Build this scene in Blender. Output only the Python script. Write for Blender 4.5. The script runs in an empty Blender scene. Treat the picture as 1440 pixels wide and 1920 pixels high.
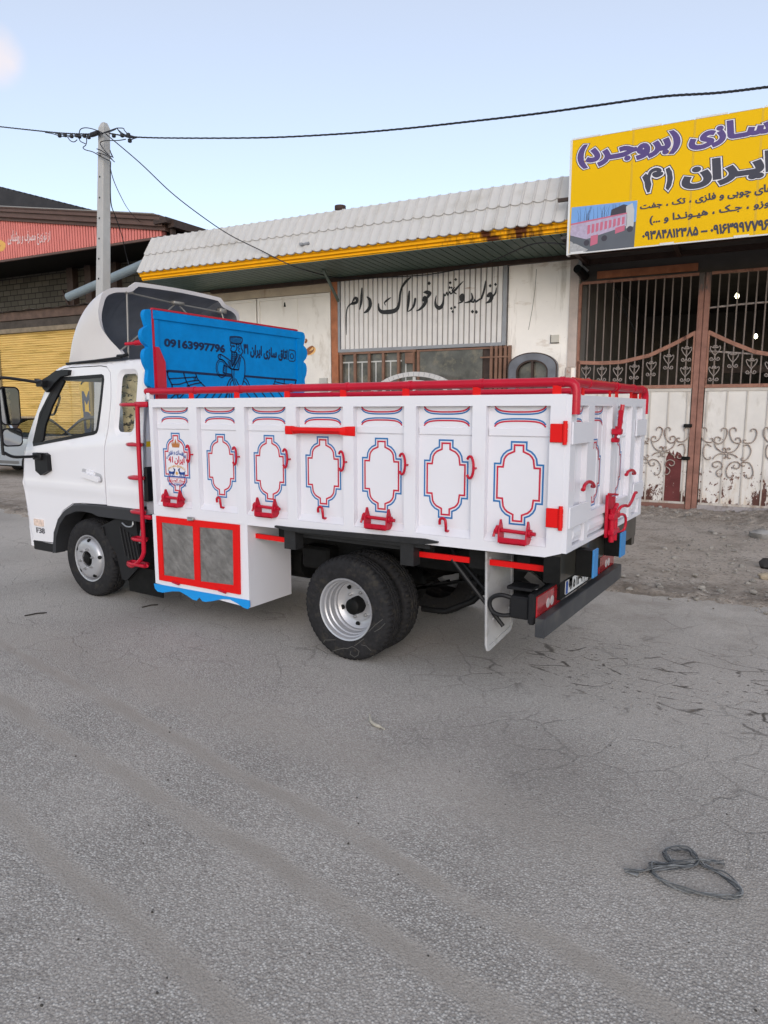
import bpy, math, random
import numpy as np
from mathutils import Vector, Matrix, geometry, noise
R_ = math.radians
random.seed(7)
sc = bpy.context.scene
col = sc.collection

# ------------------------------------------------------------------ camera, sky, sun, exposure
CAM = Vector((1.2338, -3.7846, 1.7589))
YAW, PITCH, FPX = 0.5704, -0.1452, 1295.276
_f = Vector((-math.sin(YAW), math.cos(YAW), 0)); C_R = Vector((math.cos(YAW), math.sin(YAW), 0)); _u = Vector((0, 0, 1))
C_F = _f * math.cos(PITCH) + _u * math.sin(PITCH); C_U = _u * math.cos(PITCH) - _f * math.sin(PITCH)
cd = bpy.data.cameras.new('camera'); cam = bpy.data.objects.new('camera', cd); col.objects.link(cam)
cd.sensor_fit = 'HORIZONTAL'; cd.sensor_width = 36; cd.lens = FPX * 36 / 1440; cd.clip_end = 2000; cd.clip_start = .05
cam.matrix_world = Matrix(((C_R.x, C_U.x, -C_F.x, CAM.x), (C_R.y, C_U.y, -C_F.y, CAM.y), (C_R.z, C_U.z, -C_F.z, CAM.z), (0, 0, 0, 1)))
sc.camera = cam
SUN_AZ = R_(148)      # compass bearing of the low sun (clockwise from +Y): behind the camera, veiled
SUN_EL = R_(20)
wd = bpy.data.worlds.new('World'); sc.world = wd; wd.use_nodes = True
_n = wd.node_tree; _bg = _n.nodes['Background']
_sk = _n.nodes.new('ShaderNodeTexSky'); _sk.sky_type = 'NISHITA'; _sk.sun_disc = False
_sk.sun_elevation = SUN_EL; _sk.sun_rotation = SUN_AZ; _sk.altitude = 1500; _sk.air_density = 1.0; _sk.dust_density = 1.6; _sk.ozone_density = 1.6
_hz = _n.nodes.new('ShaderNodeMix'); _hz.data_type = 'RGBA'; _hz.blend_type = 'ADD'; _hz.inputs[0].default_value = 1; _hz.inputs[7].default_value = (2.34, 2.12, 1.74, 1)   # thin white veil of high cloud
_n.links.new(_sk.outputs[0], _hz.inputs[6])
_tc = _n.nodes.new('ShaderNodeTexCoord'); _dt = _n.nodes.new('ShaderNodeVectorMath'); _dt.operation = 'DOT_PRODUCT'; _dt.inputs[1].default_value = (C_F * FPX + C_R * (-735) - C_U * (-858)).normalized(); _n.links.new(_tc.outputs['Generated'], _dt.inputs[0])
_m1 = _n.nodes.new('ShaderNodeMapRange'); _m1.interpolation_type = 'SMOOTHSTEP'; _m1.inputs[1].default_value = .9993; _m1.inputs[2].default_value = 1.0; _n.links.new(_dt.outputs['Value'], _m1.inputs[0])
_nz = _n.nodes.new('ShaderNodeTexNoise'); _nz.inputs['Scale'].default_value = 28; _nz.inputs['Detail'].default_value = 4; _n.links.new(_tc.outputs['Generated'], _nz.inputs['Vector'])
_mm = _n.nodes.new('ShaderNodeMath'); _mm.operation = 'MULTIPLY'; _n.links.new(_m1.outputs[0], _mm.inputs[0]); _n.links.new(_nz.outputs[0], _mm.inputs[1])
_cl = _n.nodes.new('ShaderNodeMix'); _cl.data_type = 'RGBA'; _cl.inputs[7].default_value = (5.9, 5.1, 4.9, 1); _n.links.new(_mm.outputs[0], _cl.inputs[0]); _n.links.new(_hz.outputs[2], _cl.inputs[6]); _n.links.new(_cl.outputs[2], _bg.inputs[0])
_bg.inputs[1].default_value = 0.10
sl = bpy.data.lights.new('sun', 'SUN'); sl.energy = 0.72; sl.angle = R_(40); sl.color = (1, .92, .86)
so = bpy.data.objects.new('sun', sl); col.objects.link(so)
_sd = Vector((math.sin(SUN_AZ) * math.cos(SUN_EL), math.cos(SUN_AZ) * math.cos(SUN_EL), math.sin(SUN_EL)))
so.rotation_euler = (-_sd).to_track_quat('-Z', 'Y').to_euler()
sc.view_settings.view_transform = 'Standard'; sc.view_settings.look = 'None'; sc.view_settings.gamma = 1
sc.view_settings.exposure = 0.83

# ------------------------------------------------------------------ helpers: places
def ray(x, y): return C_F * FPX + C_R * (x - 720) - C_U * (y - 960)
def at(x, y, ax, val):                       # pixel of the survey photo -> point on the plane coordinate[ax] = val
    d = ray(x, y); return CAM + d * ((val - CAM[ax]) / d[ax])
TH = R_(6); FO = Vector((-3.1, 9.4, 0)); FU = Vector((math.cos(TH), math.sin(TH), 0)); FV = Vector((-math.sin(TH), math.cos(TH), 0))
def F(p): return FO + FU * p[0] + FV * p[1] + Vector((0, 0, p[2]))     # street-front frame: u along the fronts, v inwards, z up
def fp(x, y, v):                             # pixel -> (u, z) on the plane v of the street front
    d = ray(x, y); t = (v - (CAM - FO).dot(FV)) / d.dot(FV); P = CAM + d * t
    return ((P - FO).dot(FU), P.z)

# ------------------------------------------------------------------ helpers: meshes
def area(c): return sum(c[i - 1][0] * c[i][1] - c[i][0] * c[i - 1][1] for i in range(len(c))) / 2
def ccw(c): return list(c) if area(c) > 0 else list(c)[::-1]
def hole(c): return ccw(c)[::-1]
def fill2d(cons, steiner=()):
    vs, es = [], []
    for c in cons:
        b = len(vs); n = len(c); vs += [Vector((p[0], p[1])) for p in c]; es += [(b + i, b + (i + 1) % n) for i in range(n)]
    vs += [Vector(p) for p in steiner]
    vo, eo, fo, *_ = geometry.delaunay_2d_cdt(vs, es, [], 0, 1e-6)
    if not fo: return [], []
    P = np.array([(v.x, v.y) for v in vo]); T = np.array(fo)
    cen = P[T].mean(axis=1); w = np.zeros(len(T))
    for c in cons:
        a = np.array(c, float)[:, :2]; b = np.roll(a, -1, axis=0)
        y0, y1 = a[:, 1][None], b[:, 1][None]; cy = cen[:, 1][:, None]; cx = cen[:, 0][:, None]
        dy = np.where(y1 == y0, 1, y1 - y0); xi = a[:, 0][None] + (cy - y0) / dy * (b[:, 0] - a[:, 0])[None]
        up = (y0 <= cy) & (y1 > cy) & (xi > cx); dn = (y1 <= cy) & (y0 > cy) & (xi > cx)
        w += up.sum(1) - dn.sum(1)
    T = T[np.abs(w) > .5]
    out = []
    for t in T:
        a, b, c = P[t]; 
        out.append(tuple(int(i) for i in (t if (b[0]-a[0])*(c[1]-a[1])-(b[1]-a[1])*(c[0]-a[0]) > 0 else t[::-1])))
    used = sorted({i for t in out for i in t}); mp = {o: k for k, o in enumerate(used)}
    return [tuple(P[i]) for i in used], [tuple(mp[i] for i in t) for t in out]
def stroke(pts, w, cap=True):                # a brush stroke: list of contours to be united by fill2d
    cs = []; ws = w if isinstance(w, (list, tuple)) else [w] * len(pts)
    for i in range(len(pts) - 1):
        (x0, y0), (x1, y1) = pts[i][:2], pts[i + 1][:2]; d = math.hypot(x1 - x0, y1 - y0) or 1e-9
        nx, ny = -(y1 - y0) / d, (x1 - x0) / d; a, b = ws[i] / 2, ws[i + 1] / 2
        cs.append(ccw([(x0 + nx * a, y0 + ny * a), (x0 - nx * a, y0 - ny * a), (x1 - nx * b, y1 - ny * b), (x1 + nx * b, y1 + ny * b)]))
    for i, (p, r) in enumerate(zip(pts, ws)):
        if r > 0 and (cap or 0 < i < len(pts) - 1):
            cs.append([(p[0] + r / 2 * math.cos(k * math.pi / 4), p[1] + r / 2 * math.sin(k * math.pi / 4)) for k in range(8)])
    return cs
def spline(pts, n=6, closed=False):          # Catmull-Rom through the points
    P = [tuple(p) for p in pts]; out = []; m = len(P)
    g = (lambda i: P[i % m]) if closed else (lambda i: P[max(0, min(m - 1, i))])
    for i in range(m if closed else m - 1):
        a, b, c, d = g(i - 1), g(i), g(i + 1), g(i + 2)
        for k in range(n):
            t = k / n
            out.append(tuple(.5 * (2 * b[j] + (c[j] - a[j]) * t + (2 * a[j] - 5 * b[j] + 4 * c[j] - d[j]) * t * t + (3 * b[j] - a[j] - 3 * c[j] + d[j]) * t ** 3) for j in range(len(b))))
    return out if closed else out + [P[-1]]
def arc(cx, cy, r, a0, a1, n=10, ry=None):
    return [(cx + r * math.cos(R_(a0 + (a1 - a0) * k / n)), cy + (ry or r) * math.sin(R_(a0 + (a1 - a0) * k / n))) for k in range(n + 1)]
def rect(x0, x1, y0, y1): return [(x0, y0), (x1, y0), (x1, y1), (x0, y1)]
def rrect(x0, x1, y0, y1, r, n=4):
    return arc(x1 - r, y0 + r, r, -90, 0, n) + arc(x1 - r, y1 - r, r, 0, 90, n) + arc(x0 + r, y1 - r, r, 90, 180, n) + arc(x0 + r, y0 + r, r, 180, 270, n)
def interp(tab, x):
    for (a, b), (c, d) in zip(tab, tab[1:]):
        if x <= c: return b + (d - b) * max(0, (x - a)) / (c - a)
    return tab[-1][1]

class MB:
    def __init__(s, T=None): s.v = []; s.f = []; s.m = []; s.mi = 0; s.T = T
    def add(s, vs, fs):
        b = len(s.v); s.v += [Vector(s.T(v)) if s.T else Vector(v) for v in vs]; s.f += [tuple(b + i for i in f) for f in fs]; s.m += [s.mi] * len(fs); return s
    def box(s, x0, x1, y0, y1, z0, z1):
        return s.add([(x0, y0, z0), (x1, y0, z0), (x1, y1, z0), (x0, y1, z0), (x0, y0, z1), (x1, y0, z1), (x1, y1, z1), (x0, y1, z1)],
                     [(0, 3, 2, 1), (4, 5, 6, 7), (0, 1, 5, 4), (1, 2, 6, 5), (2, 3, 7, 6), (3, 0, 4, 7)])
    def bbox(s, x0, x1, y0, y1, z0, z1, b=.006):          # box with chamfered edges
        vs = []; 
        c = [(x0, x1), (y0, y1), (z0, z1)]
        idx = {}
        for i in (0, 1):
            for j in (0, 1):
                for k in (0, 1):
                    for ax in range(3):
                        p = [c[0][i], c[1][j], c[2][k]]; sg = [1 - 2 * i, 1 - 2 * j, 1 - 2 * k]
                        for a in range(3):
                            if a != ax: p[a] += sg[a] * b
                        idx[(i, j, k, ax)] = len(vs); vs.append(tuple(p))
        fs = []
        def q(*ks): fs.append(tuple(idx[k] for k in ks))
        for a in (0, 1):
            s1 = [(a, 0, 0, 0), (a, 1, 0, 0), (a, 1, 1, 0), (a, 0, 1, 0)]; q(*(s1 if a else s1[::-1]))
            s2 = [(0, a, 0, 1), (0, a, 1, 1), (1, a, 1, 1), (1, a, 0, 1)]; q(*(s2 if a else s2[::-1]))
            s3 = [(0, 0, a, 2), (1, 0, a, 2), (1, 1, a, 2), (0, 1, a, 2)]; q(*(s3 if a else s3[::-1]))
        for a in (0, 1):
            for b2 in (0, 1):
                q((a, b2, 0, 0), (a, b2, 0, 1), (a, b2, 1, 1), (a, b2, 1, 0))
                q((a, 0, b2, 0), (a, 0, b2, 2), (a, 1, b2, 2), (a, 1, b2, 0))
                q((0, a, b2, 1), (0, a, b2, 2), (1, a, b2, 2), (1, a, b2, 1))
                for k in (0, 1): q((a, b2, k, 0), (a, b2, k, 1), (a, b2, k, 2))
        return s.add(vs, fs)
    def quad(s, a, b, c, d): return s.add([a, b, c, d], [(0, 1, 2, 3)])
    def tube(s, pts, r, n=8, closed=False, cap=True):
        P = [Vector(p) for p in pts]; m = len(P); rs = r if isinstance(r, (list, tuple)) else [r] * m
        vs = []; up = None
        for i in range(m):
            a = P[i - 1] if (i or closed) else P[0]; b = P[(i + 1) % m] if (i < m - 1 or closed) else P[i]
            t = (b - a); t = t.normalized() if t.length > 1e-9 else Vector((0, 0, 1))
            if up is None:
                up = Vector((0, 0, 1)) if abs(t.z) < .9 else Vector((1, 0, 0))
            x = t.cross(up); x = x.normalized() if x.length > 1e-6 else t.orthogonal().normalized(); y = x.cross(t).normalized(); up = y
            for k in range(n):
                an = 2 * math.pi * k / n; vs.append(P[i] + (x * math.cos(an) + y * math.sin(an)) * rs[i])
        fs = []
        for i in range(m if closed else m - 1):
            j = (i + 1) % m
            for k in range(n): fs.append((i * n + k, i * n + (k + 1) % n, j * n + (k + 1) % n, j * n + k))
        if cap and not closed: fs += [tuple(range(n))[::-1], tuple((m - 1) * n + k for k in range(n))]
        return s.add(vs, fs)
    def bar(s, a, b, w, h=None):                          # square bar between two points
        a = Vector(a); b = Vector(b); t = (b - a).normalized(); h = h or w
        up = Vector((0, 0, 1)) if abs(t.z) < .9 else Vector((0, 1, 0)); x = t.cross(up).normalized() * w / 2; y = x.cross(t).normalized() * h / 2
        vs = [a - x - y, a + x - y, a + x + y, a - x + y, b - x - y, b + x - y, b + x + y, b - x + y]
        return s.add(vs, [(0, 1, 2, 3), (7, 6, 5, 4), (0, 4, 5, 1), (1, 5, 6, 2), (2, 6, 7, 3), (3, 7, 4, 0)])
    def lathe(s, prof, o, n=32, axis=1, sgn=1, mod=None):   # profile (radius, offset along axis)
        o = Vector(o); vs = []
        for j, (r, h) in enumerate(prof):
            for k in range(n):
                an = 2 * math.pi * k / n; rr = r + (mod(j, k) if mod else 0); c, d = rr * math.cos(an), rr * math.sin(an)
                p = Vector((c, sgn * h, d)) if axis == 1 else (Vector((sgn * h, c, d)) if axis == 0 else Vector((c, d, sgn * h)))
                vs.append(o + p)
        fs = []
        for j in range(len(prof) - 1):
            for k in range(n): fs.append((j * n + k, j * n + (k + 1) % n, (j + 1) * n + (k + 1) % n, (j + 1) * n + k))
        return s.add(vs, fs)
    def cyl(s, a, b, r, n=12, r2=None): return s.tube([a, b], [r, r if r2 is None else r2], n)
    def plate(s, cons, f0, f1=None, steiner=()):           # filled outline; f0(a,b) front face, f1(a,b) back face
        P, T = fill2d(cons, steiner)
        if not P: return s
        s.add([f0(*p) for p in P], T)
        if f1:
            from collections import Counter
            ed = Counter(); n = len(P)
            for t in T:
                for i in range(3): ed[frozenset((t[i], t[(i + 1) % 3]))] += 1
            vs = [f0(*p) for p in P] + [f1(*p) for p in P]; fs = [tuple(n + i for i in t[::-1]) for t in T]
            for t in T:
                for i in range(3):
                    a, b = t[i], t[(i + 1) % 3]
                    if ed[frozenset((a, b))] == 1: fs.append((b, a, n + a, n + b))
            s.add(vs, fs)
        return s
    def grid(s, fn, nu, nv):
        vs = [fn(i / nu, j / nv) for j in range(nv + 1) for i in range(nu + 1)]; w = nu + 1
        return s.add(vs, [(j * w + i, j * w + i + 1, (j + 1) * w + i + 1, (j + 1) * w + i) for j in range(nv) for i in range(nu)])
    def build(s, name, mats, parent=None, smooth=None, **tags):
        me = bpy.data.meshes.new(name); off = BASE[parent.name] if parent else (Vector((0, 0, 0)) if tags.pop('raw', 0) else s.base())
        me.from_pydata([tuple(v - off) for v in s.v], [], s.f)
        for m in (mats if isinstance(mats, (list, tuple)) else [mats]): me.materials.append(m)
        if any(s.m): me.polygons.foreach_set('material_index', s.m)
        import bmesh
        bm = bmesh.new(); bm.from_mesh(me)
        if tags.pop('weld', 1): bmesh.ops.remove_doubles(bm, verts=bm.verts, dist=1e-5)
        if tags.pop('norm', 1): bmesh.ops.recalc_face_normals(bm, faces=bm.faces)
        bm.to_mesh(me); bm.free()
        o = bpy.data.objects.new(name, me); col.objects.link(o)
        BASE[o.name] = off
        if parent: o.parent = parent
        else: o.location = off
        if smooth:
            me.polygons.foreach_set('use_smooth', [True] * len(me.polygons))
            try: me.set_sharp_from_angle(angle=R_(smooth))
            except Exception: pass
        for k, v in tags.items(): o[k] = v
        return o
    def base(s):
        lo = Vector((min(v.x for v in s.v), min(v.y for v in s.v), min(v.z for v in s.v))); hi = Vector((max(v.x for v in s.v), max(v.y for v in s.v), lo.z))
        return Vector(((lo.x + hi.x) / 2, (lo.y + hi.y) / 2, lo.z))
BASE = {}
def thing(name, label, cat, loc, group=None):
    o = bpy.data.objects.new(name, None); col.objects.link(o); o.location = loc; o.empty_display_size = .2
    o['label'] = label; o['category'] = cat; BASE[o.name] = Vector(loc)
    if group: o['group'] = group
    return o
def tag(o, label, cat, group=None, kind=None):
    o['label'] = label; o['category'] = cat
    if group: o['group'] = group
    if kind: o['kind'] = kind
    return o

# ------------------------------------------------------------------ helpers: lettering
FORMS = {'ا': 'FE8D FE8E', 'آ': 'FE81 FE82', 'ب': 'FE8F FE90 FE91 FE92', 'ت': 'FE95 FE96 FE97 FE98', 'ج': 'FE9D FE9E FE9F FEA0', 'چ': 'FB7A FB7B FB7C FB7D',
 'د': 'FEA9 FEAA', 'ر': 'FEAD FEAE', 'ز': 'FEAF FEB0', 'س': 'FEB1 FEB2 FEB3 FEB4', 'ش': 'FEB5 FEB6 FEB7 FEB8', 'ط': 'FEC1 FEC2 FEC3 FEC4', 'ف': 'FED1 FED2 FED3 FED4',
 'ق': 'FED5 FED6 FED7 FED8', 'ک': 'FB8E FB8F FB90 FB91', 'گ': 'FB92 FB93 FB94 FB95', 'ل': 'FEDD FEDE FEDF FEE0', 'م': 'FEE1 FEE2 FEE3 FEE4', 'ن': 'FEE5 FEE6 FEE7 FEE8',
 'و': 'FEED FEEE', 'ه': 'FEE9 FEEA FEEB FEEC', 'ی': 'FBFC FBFD FBFE FBFF', 'ص': 'FEB9 FEBA FEBB FEBC', 'ـ': '0640 0640 0640 0640'}
FORMS = {k: ''.join(chr(int(x, 16)) for x in v.split()) for k, v in FORMS.items()}
def shape_text(s):                            # joins Persian letters and lays them out from right to left
    out = []
    for i, ch in enumerate(s):
        if ch not in FORMS: out.append(ch); continue
        f = FORMS[ch]
        pv = i > 0 and len(FORMS.get(s[i - 1], '')) == 4; nx = len(f) == 4 and s[i + 1:i + 2] in FORMS and i + 1 < len(s)
        out.append(f[(3 if nx else 1) if pv else (2 if nx else 0)])
    out = out[::-1]; r = []; i = 0
    while i < len(out):
        j = i
        while j < len(out) and out[j] in '0123456789۰۱۲۳۴۵۶۷۸۹': j += 1
        if j > i: r += out[i:j][::-1]; i = j
        else: r.append({'(': ')', ')': '('}.get(out[i], out[i])); i += 1
    return ''.join(r)
def text_contours(s, arabic=True):
    cu = bpy.data.curves.new('t', 'FONT'); cu.body = shape_text(s) if arabic else s; cu.size = 1
    o = bpy.data.objects.new('t', cu); col.objects.link(o)
    dg = bpy.context.evaluated_depsgraph_get(); c = o.evaluated_get(dg).to_curve(dg)
    cons = []
    for sp in c.splines:
        P = sp.bezier_points; pts = []
        if len(P):
            for i in range(len(P)):
                a, b = P[i], P[(i + 1) % len(P)]
                st = (b.co - a.co).length; k = 1 if ((a.handle_right - a.co).cross(b.co - a.co).length + (b.handle_left - b.co).cross(b.co - a.co).length) < 1e-6 else 4
                for q in range(k):
                    t = q / k; p = a.co * (1 - t) ** 3 + a.handle_right * 3 * t * (1 - t) ** 2 + b.handle_left * 3 * t * t * (1 - t) + b.co * t ** 3; pts.append((p.x, p.y))
        else: pts = [(p.co.x, p.co.y) for p in sp.points]
        q = []
        for p in pts:
            if not q or math.hypot(p[0] - q[-1][0], p[1] - q[-1][1]) > 1e-4: q.append(p)
        if len(q) > 2: cons.append(q)
    bpy.data.objects.remove(o); bpy.data.curves.remove(cu)
    return cons
def offset(cons, d):                         # grows the filled area by d; contours inside an opposite one are holes
    out = []; ar = [area(c) for c in cons]
    for q, c in enumerate(cons):
        hol = any(k != q and ar[k] * ar[q] < 0 and abs(ar[k]) > abs(ar[q]) and inside(o, c[0]) for k, o in enumerate(cons))
        sg = (1 if ar[q] < 0 else -1) * (-1 if hol else 1)
        n = len(c); r = []
        for i in range(n):
            a, b, e = c[i - 1], c[i], c[(i + 1) % n]
            d1 = math.hypot(b[0] - a[0], b[1] - a[1]) or 1e-9; d2 = math.hypot(e[0] - b[0], e[1] - b[1]) or 1e-9
            n1 = (-(b[1] - a[1]) / d1, (b[0] - a[0]) / d1); n2 = (-(e[1] - b[1]) / d2, (e[0] - b[0]) / d2)
            m = (n1[0] + n2[0], n1[1] + n2[1]); L = m[0] ** 2 + m[1] ** 2
            k = min(2 / max(L, .5), 1.5)
            r.append((b[0] + sg * d * m[0] * k, b[1] + sg * d * m[1] * k))
        out.append(r)
    return out
def inside(c, p):
    r = False
    for i in range(len(c)):
        (x0, y0), (x1, y1) = c[i - 1][:2], c[i][:2]
        if (y0 > p[1]) != (y1 > p[1]) and p[0] < (x1 - x0) * (p[1] - y0) / (y1 - y0) + x0: r = not r
    return r
def fit(cons, x0, x1, y0, y1, ref=None):      # scale outlines to a box
    A = [p for c in (ref or cons) for p in c]; a0, a1 = min(p[0] for p in A), max(p[0] for p in A); b0, b1 = min(p[1] for p in A), max(p[1] for p in A)
    return [[(x0 + (p[0] - a0) / (a1 - a0) * (x1 - x0), y0 + (p[1] - b0) / (b1 - b0) * (y1 - y0)) for p in c] for c in cons]

# ------------------------------------------------------------------ helpers: materials
def mat(name, c, rough=.5, metal=0, coat=0, var=.06, vs=3, bump=0, bs=60, stains=(), spec=.25, alpha=None):
    m = bpy.data.materials.new(name); m.use_nodes = True; nt = m.node_tree; b = nt.nodes['Principled BSDF']; L = nt.links.new
    b.inputs['Roughness'].default_value = rough; b.inputs['Metallic'].default_value = metal; b.inputs['Coat Weight'].default_value = coat; b.inputs['Coat Roughness'].default_value = .06
    b.inputs['Specular IOR Level'].default_value = spec
    geo = nt.nodes.new('ShaderNodeNewGeometry')
    def nz(scale, det=5, vec=None, r=.6):
        n = nt.nodes.new('ShaderNodeTexNoise'); n.inputs['Scale'].default_value = scale; n.inputs['Detail'].default_value = det; n.inputs['Roughness'].default_value = r
        L(vec or geo.outputs['Position'], n.inputs['Vector']); return n.outputs[0]
    def mr(x, a, b2, lo=0, hi=1):
        n = nt.nodes.new('ShaderNodeMapRange'); n.inputs[1].default_value = a; n.inputs[2].default_value = b2; n.inputs[3].default_value = lo; n.inputs[4].default_value = hi; L(x, n.inputs[0]); return n.outputs[0]
    def mix(f, a, b2):
        n = nt.nodes.new('ShaderNodeMix'); n.data_type = 'RGBA'
        if isinstance(f, float): n.inputs[0].default_value = f
        else: L(f, n.inputs[0])
        for k, x in ((6, a), (7, b2)):
            if isinstance(x, tuple): n.inputs[k].default_value = (*x, 1)
            else: L(x, n.inputs[k])
        return n.outputs[2]
    cc = mix(mr(nz(vs), .3, .7), tuple(x * (1 - var) for x in c), tuple(min(1, x * (1 + var)) for x in c))
    for st in stains:                       # (colour, scale vector, lo, hi[, (axis, from, to)])
        mp = nt.nodes.new('ShaderNodeMapping'); mp.inputs['Scale'].default_value = st[1]; L(geo.outputs['Position'], mp.inputs['Vector'])
        f = nz(1, 6, mp.outputs[0], .65)
        if len(st) > 4:
            sx = nt.nodes.new('ShaderNodeSeparateXYZ'); L(geo.outputs['Position'], sx.inputs[0])
            ad = nt.nodes.new('ShaderNodeMath'); ad.operation = 'ADD'; L(f, ad.inputs[0]); L(mr(sx.outputs[st[4][0]], st[4][1], st[4][2], -.5, 0), ad.inputs[1]); f = ad.outputs[0]
        cc = mix(mr(f, st[2], st[3]), cc, st[0])
    L(cc, b.inputs['Base Color'])
    if bump:
        bp = nt.nodes.new('ShaderNodeBump'); bp.inputs['Strength'].default_value = bump; bp.inputs['Distance'].default_value = .01; L(nz(bs), bp.inputs['Height']); L(bp.outputs[0], b.inputs['Normal'])
    return m
def glass(name, tint=(.9, .92, .92), refl=.08):
    m = bpy.data.materials.new(name); m.use_nodes = True; nt = m.node_tree; nt.nodes.remove(nt.nodes['Principled BSDF']); L = nt.links.new
    t = nt.nodes.new('ShaderNodeBsdfTransparent'); t.inputs[0].default_value = (*tint, 1); g = nt.nodes.new('ShaderNodeBsdfGlossy'); g.inputs['Roughness'].default_value = .02
    lw = nt.nodes.new('ShaderNodeLayerWeight'); lw.inputs[0].default_value = .5; pw = nt.nodes.new('ShaderNodeMath'); pw.operation = 'POWER'; L(lw.outputs['Facing'], pw.inputs[0]); pw.inputs[1].default_value = 4.5
    fr = nt.nodes.new('ShaderNodeMapRange'); fr.inputs[3].default_value = .045; fr.inputs[4].default_value = 1; L(pw.outputs[0], fr.inputs[0]); mx = nt.nodes.new('ShaderNodeMixShader'); L(fr.outputs[0], mx.inputs[0]); L(t.outputs[0], mx.inputs[1]); L(g.outputs[0], mx.inputs[2])
    L(mx.outputs[0], nt.nodes['Material Output'].inputs[0]); return m
WHITE = mat('white_paint', (.70, .69, .735), .32, coat=.25, var=.03, vs=1.2, bump=.10, bs=7)
WHITEC = mat('cab_white_paint', (.73, .72, .75), .22, coat=.5, var=.01, vs=1)
RED = mat('red_paint', (.45, .006, .025), .32, coat=.12, var=.08, vs=8)
REDB = mat('red_paint_lit', (.66, .006, .006), .42, coat=.0, spec=.2, var=.05, vs=6)  # same red paint as RED, with stronger light put into its colour
BLUE = mat('blue_paint', (.0, .21, .56), .55, spec=.12, var=.10, vs=9, stains=(((.01, .09, .24), (5, 5, 1.2), .66, .78),))
BLUEL = mat('apron_blue_paint', (.012, .26, .66), .4, var=.05)
LBLUE = mat('painted_blue_line', (.025, .15, .38), .4)
LRED = mat('painted_red_line', (.50, .02, .05), .4)
NAVY = mat('engraved_navy_paint', (.006, .02, .07), .5)
BLACK = mat('black_plastic', (.013, .013, .0145), .45, var=.15, spec=.2)
DGREY = mat('dark_grey_plastic', (.05, .052, .058), .55, var=.1)
CHAS = mat('chassis_black_steel', (.008, .008, .008), .55, var=.4, vs=12, spec=.12)
BEAM = mat('black_beam_painted_reflection', (.030, .028, .023), .28, coat=.4, var=.3, vs=6, stains=(((.07, .055, .04), (6, 6, 3), .55, .8),))  # brown patches paint the ground's reflection on the glossy black beam
TYRE = mat('tyre_rubber', (.020, .0195, .021), .8, spec=.15, var=.25, vs=40, bump=.15, bs=150, stains=(((.07, .06, .045), (14, 14, 14), .55, .9),))
RIM = mat('silver_wheel_paint', (.44, .44, .46), .38, metal=.5, var=.04)
STEEL = mat('steel', (.4, .4, .4), .35, metal=.8, var=.15, vs=20)
MIRROR = mat('mirror_glass', (.30, .31, .33), .03, metal=1, var=0)  # dark tint stands in for dark surroundings missing from the reflection
GLASS = glass('clear_glass', (.97, .98, .98)); GLASSD = glass('tinted_glass', (.62, .66, .66))
SKIN = mat('grey_mud_flap', (.33, .33, .34), .5, var=.06)
def checker_plate(name):                     # diagonal-ribbed aluminium sheet seen in the box door
    m = mat(name, (.20, .192, .185), .5, metal=.35, var=.35, vs=9); nt = m.node_tree; L = nt.links.new; b = nt.nodes['Principled BSDF']
    g = nt.nodes.new('ShaderNodeNewGeometry'); mp = nt.nodes.new('ShaderNodeMapping'); mp.inputs['Rotation'].default_value = (0, R_(48), 0); L(g.outputs['Position'], mp.inputs[0])
    w = nt.nodes.new('ShaderNodeTexWave'); w.inputs['Scale'].default_value = 5; w.inputs['Distortion'].default_value = 9; w.inputs['Detail'].default_value = 5; w.inputs['Detail Scale'].default_value = 1.6; L(mp.outputs[0], w.inputs[0])
    bp = nt.nodes.new('ShaderNodeBump'); bp.inputs['Strength'].default_value = .22; bp.inputs['Distance'].default_value = .008; L(w.outputs[0], bp.inputs['Height']); L(bp.outputs[0], b.inputs['Normal']); return m
CHECK = checker_plate('ribbed_aluminium')

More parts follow.
